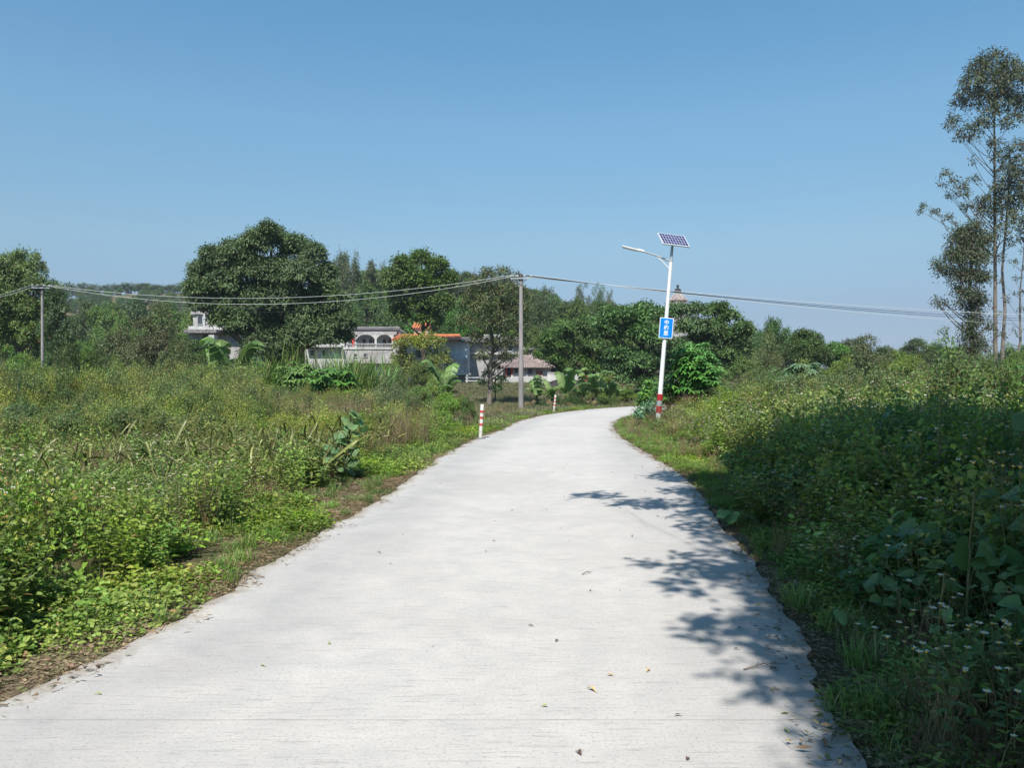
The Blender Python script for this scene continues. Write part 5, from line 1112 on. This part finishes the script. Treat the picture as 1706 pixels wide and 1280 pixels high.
# ---------------------------------------------------------------- village houses
def house(label, px0, px1, pytop, d, depth, wall, name='village_house'):
    x0, x1 = X(px0, d), X(px1, d); bz = gz1((x0 + x1) / 2, d) - .1; root = thing(name, label, 'house', ((x0 + x1) / 2, d, bz)); h_ = Z(pytop, d) - bz; w_ = x1 - x0
    A = Acc(); A.box((0, depth / 2, h_ / 2), (w_, depth, h_), wall); part(A, 'wall', root); return root, w_, h_, bz
def window(root, d, px, py, wpx, hpx, bars=0, frame='wallw', yoff=0., pane='glass'):
    cx_, cz = X(px, d) - root.location.x, Z(py, d) - root.location.z; w_, h_ = wpx / F * d, hpx / F * d
    A = Acc(); A.box((cx_, -.03 + yoff, cz), (w_, .04, h_), pane); wn = part(A, 'window', root)
    A = Acc(); fw = .07
    for sx in (-1, 1): A.box((cx_ + sx * (w_ / 2 + fw / 2), -.06 + yoff, cz), (fw, .12, h_ + 2 * fw), frame)
    for sz in (-1, 1): A.box((cx_, -.055 + yoff, cz + sz * (h_ / 2 + fw / 2)), (w_, .11, fw), frame)
    for k in range(bars): A.tube([(cx_ - w_ / 2 + w_ * (k + 1) / (bars + 1), -.08 + yoff, cz - h_ / 2), (cx_ - w_ / 2 + w_ * (k + 1) / (bars + 1), -.08 + yoff, cz + h_ / 2)], .018, 'rust', 4)
    f = A.obj('frame', wn); CH.setdefault(wn.name, []).append(f)
def bx_part(root, d, name, px0, px1, py0, py1, y0, y1, mat):
    ox, oz = root.location.x, root.location.z; A = Acc(); A.box(((X(px0, d) + X(px1, d)) / 2 - ox, (y0 + y1) / 2, (Z(py0, d) + Z(py1, d)) / 2 - oz), (X(px1, d) - X(px0, d), y1 - y0, Z(py0, d) - Z(py1, d)), mat); return part(A, name, root)
def tiled(root, x0, x1, ye, ze, yr, zr, mat, name='roof', taper=0, pitch=.26):
    """pitched roof of round tile rows from eave (ye, ze) to ridge (yr, zr) and down the back"""
    A = Acc(); n = int((x1 - x0) / pitch)
    A.add([(x0, ye, ze), (x1, ye, ze), (x1 - taper, yr, zr), (x0 + taper, yr, zr), (x0, 2 * yr - ye, ze), (x1, 2 * yr - ye, ze), ], [(0, 1, 2), (0, 2, 3), (3, 2, 5), (3, 5, 4), (0, 3, 4), (1, 5, 2), (0, 4, 5), (0, 5, 1)], mat)
    for i in range(n + 1):
        u = i / n; xa = x0 + (x1 - x0) * u; xb = x0 + taper + (x1 - x0 - 2 * taper) * u; m_ = 6
        A.tube([(xa + (xb - xa) * k / m_, ye + (yr - ye) * k / m_ - .03, ze + (zr - ze) * k / m_ + .03 + (.02 if k % 2 else 0)) for k in range(m_ + 1)], .07, mat, 4, False)
    A.tube([(x0 + taper, yr, zr + .05), (x1 - taper, yr, zr + .05)], .13, mat, 6); return part(A, name, root)
# grey house with balcony, far left
d = 92
h, w_, h_, bz = house('weathered grey two storey house with balcony behind the big dark tree', 322, 420, 524, d, 7, 'wallg')
bx_part(h, d, 'parapet', 320, 422, 519, 524, -.3, 7.2, 'wallg'); bx_part(h, d, 'balcony', 322, 420, 545, 551, -1.5, 0, 'wallw')
for px in (348, 372, 398): bx_part(h, d, 'column', px - 1.5, px + 1.5, 524, 545, -1.4, -1.15, 'wallw')
for px, py in ((334, 534), (362, 535), (384, 535)): window(h, d, px, py, 8, 13, 2)
bx_part(h, d, 'porch_wall', 322, 345, 556, 575, -1.4, -1.2, 'wallw'); bx_part(h, d, 'porch_wall', 362, 371, 560, 600, -2.6, -1.4, 'wallw'); window(h, d, 390, 565, 9, 14)
bx_part(h, d, 'porch_roof', 322, 375, 551.5, 557, -2.7, -.0, 'rooftile')
h = None
# small pavilion frame on its roof
# white house seen through the tree
d = 98
h, w_, h_, bz = house('white two storey house half hidden at the right side of the big dark tree', 508, 574, 553, d, 7, 'wallw')
for px in (521, 541, 560): window(h, d, px, 567, 7, 9, 1)
for px in (521, 541): window(h, d, px, 588, 7, 9, 1)
bx_part(h, d, 'parapet', 506, 576, 550, 554, -.25, 7.2, 'wallw'); bx_part(h, d, 'balcony', 512, 572, 576, 579, -1.1, 0, 'wallw')
# arched balcony house
d = 90
h, w_, h_, bz = house('house with an arched white balcony, pale blue upper wall and grey tiled roof', 577, 664, 552, d, 8, 'wallb')
tiled(h, X(574, d) - h.location.x, X(668, d) - h.location.x, -1.7, Z(552, d) - bz, 3, Z(544, d) - bz, 'rooftile', taper=.6)
bx_part(h, d, 'upper_beam', 577, 664, 552.5, 559, -1.6, -1.4, 'wallg'); bx_part(h, d, 'balcony_floor', 577, 664, 579.5, 583, -1.7, 0, 'wallw'); bx_part(h, d, 'lower_wall', 580, 662, 583.5, 606, -1.6, 0, 'wallg')
for px in (583, 597, 630, 658): bx_part(h, d, 'column', px - 1.6, px + 1.6, 559, 579.5, -1.62, -1.38, 'wallw')
for (p0, p1) in ((598.6, 628.4), (631.6, 656.4), (584.6, 595.4)):                       # arches
    A = Acc(); x0, x1 = X(p0, d) - h.location.x, X(p1, d) - h.location.x; zt_, rr_ = Z(559, d) - bz, .5; n = 12; v, t_ = [], []
    for i in range(n + 1):
        u = i / n; z_ = zt_ - rr_ * (abs(2 * u - 1) ** 3.2); v += [(x0 + (x1 - x0) * u, -1.58, zt_), (x0 + (x1 - x0) * u, -1.58, z_ - .02), (x0 + (x1 - x0) * u, -1.44, z_ - .02)]
    for i in range(n):
        b_ = i * 3; t_ += [(b_, b_ + 1, b_ + 4), (b_, b_ + 4, b_ + 3), (b_ + 1, b_ + 2, b_ + 5), (b_ + 1, b_ + 5, b_ + 4)]
    A.add(v, t_, 'wallw'); part(A, 'arch', h)
for px in (590, 607, 618, 624, 641, 650): window(h, d, px, 571, 5.5, 11)
bx_part(h, d, 'red_banner', 590, 594, 564, 578, -1.35, -1.3, 'redtrim')
for k in range(30): 
    px = 584 + k * 2.5
    A = Acc(); A.tube([(X(px, d) - h.location.x, -1.66, Z(579.5, d) - bz), (X(px, d) - h.location.x, -1.66, Z(574.5, d) - bz)], .035, 'wallw', 5); part(A, 'baluster', h)
bx_part(h, d, 'handrail', 582, 660, 573.5, 574.7, -1.72, -1.6, 'wallw')
for px in (597, 613): window(h, d, px, 593, 5, 5, 0, 'wallg', -1.6)
# orange roofed house and pink tower
d = 84
h, w_, h_, bz = house('white house with orange tiled roof, bluish recessed wall and dark doorway', 657, 778, 567, d, 8, 'wallb')
tiled(h, X(654, d) - h.location.x, X(768, d) - h.location.x, -1.0, Z(568, d) - bz, 2.6, Z(557, d) - bz, 'orange', taper=.3)
bx_part(h, d, 'front_wall', 657, 741, 570, 618, -.9, 0, 'wallw'); bx_part(h, d, 'side_wall', 757, 779, 598, 625, -.9, 0, 'wallg')
tiled(h, X(766, d) - h.location.x, X(784, d) - h.location.x, -.6, Z(569, d) - bz, 2.6, Z(562, d) - bz, 'rooftile')
window(h, d, 672, 590, 9, 12, 2, yoff=-.9); window(h, d, 700, 590, 9, 12, 2, yoff=-.9); window(h, d, 728, 585, 8, 12, 2, yoff=-.9)
bx_part(h, d, 'door', 769 - 5, 769 + 1, 600, 622, -.05, .0, 'glass'); bx_part(h, d, 'door', 744, 754, 606, 622, -.08, .0, 'wired'); bx_part(h, d, 'door_lintel', 743, 757, 597, 600, -.7, 0, 'wallw')
bx_part(h, d, 'step', 741, 786, 621, 625, -2.0, -.92, 'wallw')
h, w_, h_, bz = house('small pink stair tower with an orange roof behind the orange roofed house', 690, 712, 547, 93, 3, 'pink', 'stair_tower')
tiled(h, -w_ / 2 - .2, w_ / 2 + .2, -.3, h_, 1.5, h_ + .6, 'orange'); window(h, 93, 705, 555, 5, 7)
place_root = h
# houses behind the open crowned tree
d = 90
h, w_, h_, bz = house('grey upper house with pale window surround behind the open crowned tree', 782, 866, 570, d, 7, 'wallg')
bx_part(h, d, 'upper_room', 806, 832, 557, 570, .5, 5, 'wallw'); window(h, d, 812, 577, 7, 11, 1); window(h, d, 828, 577, 7, 11, 1); window(h, d, 850, 580, 7, 10, 1)
bx_part(h, d, 'cornice', 780, 868, 587, 591, -.5, 0, 'wallw')
tiled(h, X(780, d) - h.location.x, X(868, d) - h.location.x, -.8, Z(571, d) - bz, 3, Z(562, d) - bz, 'rooftile', taper=.4)
d = 83
h, w_, h_, bz = house('low grey brick house with brown tiled roof right of the utility pole', 838, 918, 612, d, 6, 'brickwall')
tiled(h, X(830, d) - h.location.x, X(924, d) - h.location.x, -.7, Z(613, d) - bz, 2.6, Z(593, d) - bz, 'brownroof', taper=2.2)
window(h, d, 883, 618, 7, 9, 3, 'wallg'); window(h, d, 861, 617, 7, 9, 2, 'wallg'); bx_part(h, d, 'shutter', 893, 904, 618, 629, -.12, 0, 'maroon'); bx_part(h, d, 'shutter_lintel', 892, 905, 615.5, 618, -.16, 0, 'wallg')
bx_part(h, d, 'doorway', 845, 851, 611, 628, -.1, .0, 'wired'); bx_part(h, d, 'red_couplet', 842, 844.5, 612, 627, -.1, -.02, 'redtrim'); bx_part(h, d, 'red_couplet', 851.5, 854, 612, 627, -.1, -.02, 'redtrim')
bx_part(h, d, 'plinth', 838, 918, 630, 640, -.2, 0, 'wallw')
h, w_, h_, bz = house('flat grey roofed house above the brown tiled roof', 874, 916, 583, 96, 5, 'wallg'); bx_part(h, 96, 'roof', 872, 918, 580, 583, -.4, 5.4, 'wallw'); window(h, 96, 890, 592, 8, 8, 1)
d = 82
root = thing('courtyard_wall', 'low white wall with a maroon gate beneath the layered trees', 'wall', (X(960, d), d, gz1(X(960, d), d)))
bz = root.location.z
def wp(nm, p0, p1, t_, b_, y0, y1, mt): bx_part(root, d, nm, p0, p1, t_, b_, y0, y1, mt)
wp('wall_panel', 912, 944, 622, 642, 0, .25, 'wallw'); wp('wall_panel', 944.2, 968, 624, 642, 0, .25, 'wallw'); wp('wall_panel', 982, 1012, 624, 642, 0, .25, 'wallw'); wp('gate', 969.5, 980.5, 626, 642, .08, .16, 'maroon'); wp('gate_pillar', 968.1, 969.4, 621, 642, -.05, .3, 'wallw'); wp('gate_pillar', 980.6, 981.9, 621, 642, -.05, .3, 'wallw'); wp('coping', 912, 967, 620.5, 621.8, -.06, .31, 'wallw')
# white railing along the village bank
d = 80
root = thing('white_railing', 'low white railing along the bank in front of the village', 'railing', (X(860, d), d, gz1(X(860, d), d)))
for k in range(10):
    px = 778 + 25 * k - (0); 
    if px > 965: break
    bx_part(root, d, 'post', px - 1.3, px + 1.3, 624 + (px - 778) * .012, 642, -.1, .1, 'wallw')
for (t0, b0) in ((628.5, 630), (634, 635.5)): bx_part(root, d, 'rail', 775, 962, t0, b0, -.04, .04, 'wallw')
# earth mound, the layered tree's shade put into its near black colour
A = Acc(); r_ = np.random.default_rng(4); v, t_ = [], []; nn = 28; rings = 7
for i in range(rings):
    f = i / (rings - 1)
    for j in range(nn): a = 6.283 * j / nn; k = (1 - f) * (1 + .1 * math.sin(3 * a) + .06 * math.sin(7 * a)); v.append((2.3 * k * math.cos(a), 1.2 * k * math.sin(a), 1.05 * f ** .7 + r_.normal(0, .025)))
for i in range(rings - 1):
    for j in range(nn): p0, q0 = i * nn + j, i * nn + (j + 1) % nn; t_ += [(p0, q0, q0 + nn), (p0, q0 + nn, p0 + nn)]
A.add(v, t_, 'mound'); o = A.obj('earth_mound', loc=(X(943, 71), 71, gz1(X(943, 71), 71))); props(o, 'earth mound under the layered tree, its shade painted in as near black', 'mound')
# pavilion tower top
d = 100; h = thing('watchtower', 'old watchtower with octagonal roof and round finial showing above the dark trees', 'tower', (X(1129, d), d, gz1(X(1129, d), d))); bz = h.location.z
ztop = lambda py: Z(py, d) - bz; k = d / F
A = Acc(); A.lathe([(1.35, 0), (1.3, ztop(515)), (1.3, ztop(505))], 'wallg', sides=8, smooth=False); part(A, 'tower_body', h)
A = Acc(); A.lathe([(16 * k, ztop(503)), (16.5 * k, ztop(501)), (14 * k, ztop(499)), (8 * k, ztop(493)), (4 * k, ztop(490)), (3.5 * k, ztop(489))], 'brownroof', sides=8, smooth=False); part(A, 'roof', h)
for i in range(8):
    a = i * math.pi / 4 + math.pi / 8; A = Acc(); A.tube([(13.2 * k * math.cos(a), 13.2 * k * math.sin(a), ztop(518)), (13.2 * k * math.cos(a), 13.2 * k * math.sin(a), ztop(503))], .13, 'wallw', 8); part(A, 'column', h)
    A = Acc(); A.tube([(15.8 * k * math.cos(a), 15.8 * k * math.sin(a), ztop(500.5)), (8 * k * math.cos(a), 8 * k * math.sin(a), ztop(492.5)), (4 * k * math.cos(a), 4 * k * math.sin(a), ztop(489.5))], .09, 'wallg', 5); part(A, 'hip_ridge', h)
A = Acc(); A.lathe([(14.5 * k, ztop(520)), (14.5 * k, ztop(517.5))], 'wallg', sides=8, smooth=False); part(A, 'balcony', h)
A = Acc(); A.lathe([(3.2 * k, ztop(489)), (5.6 * k, ztop(486.5)), (5.4 * k, ztop(483)), (3.5 * k, ztop(481)), (1.2 * k, ztop(480)), (1.0 * k, ztop(479)), (2.2 * k, ztop(478)), (2.3 * k, ztop(476.5)), (1.4 * k, ztop(475)), (.2 * k, ztop(474.6))], 'mound', sides=14); part(A, 'finial', h)

# ---------------------------------------------------------------- small things on the road
M['fallen_tan'] = surf('tan_dry_leaf', (.42, .27, .12), (.55, .38, .2), 40, .8); M['fallen_dark'] = surf('dark_dry_leaf', (.06, .035, .025), (.13, .08, .05), 40, .85); M['fallen_green'] = surf('green_yellow_leaf', (.2, .24, .04), (.32, .33, .08), 40, .7)
rf = np.random.default_rng(15)
def curl_leaf(L, W, mat, rng):
    A = Acc(); n = 6; u = np.linspace(0, 1, n); wd = W * np.sin(u * 3.0 + .1); z_ = .25 * L * np.sin(u * 3.1) * rng.uniform(.3, 1) + .004; bend = rng.normal(0, .25) * L * u * u
    v = []
    for i in range(n): v += [(L * u[i], bend[i] + wd[i] / 2, z_[i] + wd[i] * .3), (L * u[i], bend[i], z_[i]), (L * u[i], bend[i] - wd[i] / 2, z_[i] + wd[i] * .2)]
    t_ = []
    for i in range(n - 1):
        for j in range(2): p0 = i * 3 + j; t_ += [(p0, p0 + 3, p0 + 4), (p0, p0 + 4, p0 + 1)]
    A.add(v, t_, mat); A.tube([(-.25 * L, 0, .003), (0, 0, z_[0])], .0015, mat, 4); return A
FL = [('fallen_tan', 992, 1156, .075, .035, 'largest tan dry leaf on the road near the bottom centre'), ('fallen_tan', 1078, 1122, .06, .024, 'tan leaf on the road right of the largest one'), ('fallen_tan', 1022, 1129, .045, .03, 'pale curled leaf between the two tan leaves'), ('fallen_dark', 961, 1257, .05, .03, 'dark curled leaf at the bottom edge of the road'),
      ('fallen_green', 903, 1181, .04, .02, 'small green yellow leaf left of the tan leaves'), ('fallen_green', 547, 1076, .035, .022, 'small green leaf on the left half of the road'), ('fallen_green', 1170, 1070, .06, .018, 'thin green leaf bit near the shade edge'), ('fallen_dark', 1228, 1050, .05, .02, 'brown leaf lying in the road shade'), ('fallen_dark', 1295, 1120, .05, .03, 'dark leaf in the lower road shade'),
      ('fallen_dark', 1148, 1267, .035, .025, 'dark bit at the bottom right of the road'), ('fallen_green', 1316, 1225, .05, .025, 'green leaf at the lower edge of the shade'), ('fallen_tan', 1400, 1277, .05, .03, 'tan leaf at the bottom right corner of the road'), ('fallen_green', 440, 1113, .05, .02, 'pale green leaf at the left of the road'), ('fallen_dark', 720, 1080, .03, .006, 'short thin twig bit in the centre of the road'), ('fallen_green', 157, 1160, .045, .02, 'yellow green leaf near the left road edge'),
      ('fallen_dark', 1346, 1240, .04, .02, 'dark leaf beside the lower right road edge'), ('fallen_dark', 1262, 1046, .04, .02, 'second brown leaf in the road shade')]
for mt, px, py, L, W, lab in FL:
    dd = EYE * F / (py - HZ); o = curl_leaf(L * .75, W * .75, mt, rf).obj('fallen_leaf', loc=(X(px, dd), dd, .002)); o.rotation_euler = (0, 0, rf.uniform(0, 6.28)); props(o, lab, 'leaf')
base_m = [curl_leaf(.028, .015, 'fallen_dark', rf).mesh('fallen_leaf') for _ in range(3)]
for i in range(70):
    yy = rf.uniform(3.6, 15); xr = edge_at(RP, yy); xl = edge_at(LP, yy); xx = xr - abs(rf.normal(0, .7)) if rf.random() < .6 else rf.uniform(xl + .1, xr - .1)
    if xx < xl + .1: continue
    o = bpy.data.objects.new('fallen_leaf', base_m[i % 3]); COL.objects.link(o); o.location = (xx, yy, .002); o.rotation_euler = (0, 0, rf.uniform(0, 6.28)); k = rf.uniform(.5, 1.3); o.scale = (k, k, k); props(o, 'tiny dark leaf crumb scattered on the pale road', 'leaf', 'leaf crumbs on the road')
def twig(px, py, L, rz, label, leafy=0, mat='brownstem'):
    dd = EYE * F / (py - HZ); root = thing('fallen_twig', label, 'twig', (X(px, dd), dd, .006), rz); A = Acc()
    A.tube([(0, 0, .004), (L * .5, L * .06, .015), (L, 0, .006)], [.004, .003, .0015], mat, 5)
    for k in range(3): A.tube([(L * (.3 + .2 * k), .03 * L, .012), (L * (.45 + .2 * k), L * .2 * (-1) ** k, .01)], [.002, .001], mat, 4)
    part(A, 'stem', root)
    if leafy:
        A = Acc(); n = leafy; P_ = np.stack([np.linspace(.3, 1, n) * L, rf.normal(0, .02, n), np.full(n, .015)], 1); a = rf.uniform(-1.3, 1.3, n); A.leaves(P_, np.stack([np.cos(a), np.sin(a), rf.uniform(-.05, .3, n)], 1), np.repeat([[0, 0, 1.]], n, 0), .09, .02, 'mid', 2); part(A, 'leaves', root)
twig(440, 965, .5, 2.6, 'wilted leafy twig lying on the left road edge', 16); twig(970, 960, .12, .7, 'short twig on the road right of centre'); twig(1195, 860, .5, .4, 'leafy twig lying at the right road edge in the shade', 12); twig(1270, 935, .3, 2.2, 'broken twig by the right road edge', 8); twig(10, 1180, .3, 3.0, 'green shoot reaching onto the road at the left corner', 6); twig(1240, 1120, .3, .3, 'thin twig in the lower road shade')

# ---------------------------------------------------------------- thin haze
hb = bpy.data.meshes.new('haze'); hz_v = [(x_, y_, z_) for z_ in (-3, 90) for y_ in (-310, 3400) for x_ in (-2350, 2350)]
hb.from_pydata(hz_v, [], [(0, 2, 3, 1), (4, 5, 7, 6), (0, 1, 5, 4), (2, 6, 7, 3), (0, 4, 6, 2), (1, 3, 7, 5)])
m, t, o = newmat('thin_haze'); pv = node(t, 'ShaderNodeVolumePrincipled'); pv.inputs['Color'].default_value = (.78, .88, 1, 1); pv.inputs['Density'].default_value = .0003; pv.inputs['Anisotropy'].default_value = .2
t.links.new(pv.outputs[0], o.inputs['Volume']); hb.materials.append(m); ho = bpy.data.objects.new('haze', hb); COL.objects.link(ho); props(ho, 'thin pale haze in the air', 'haze', kind='stuff')
SC.cycles.volume_bounces = 0
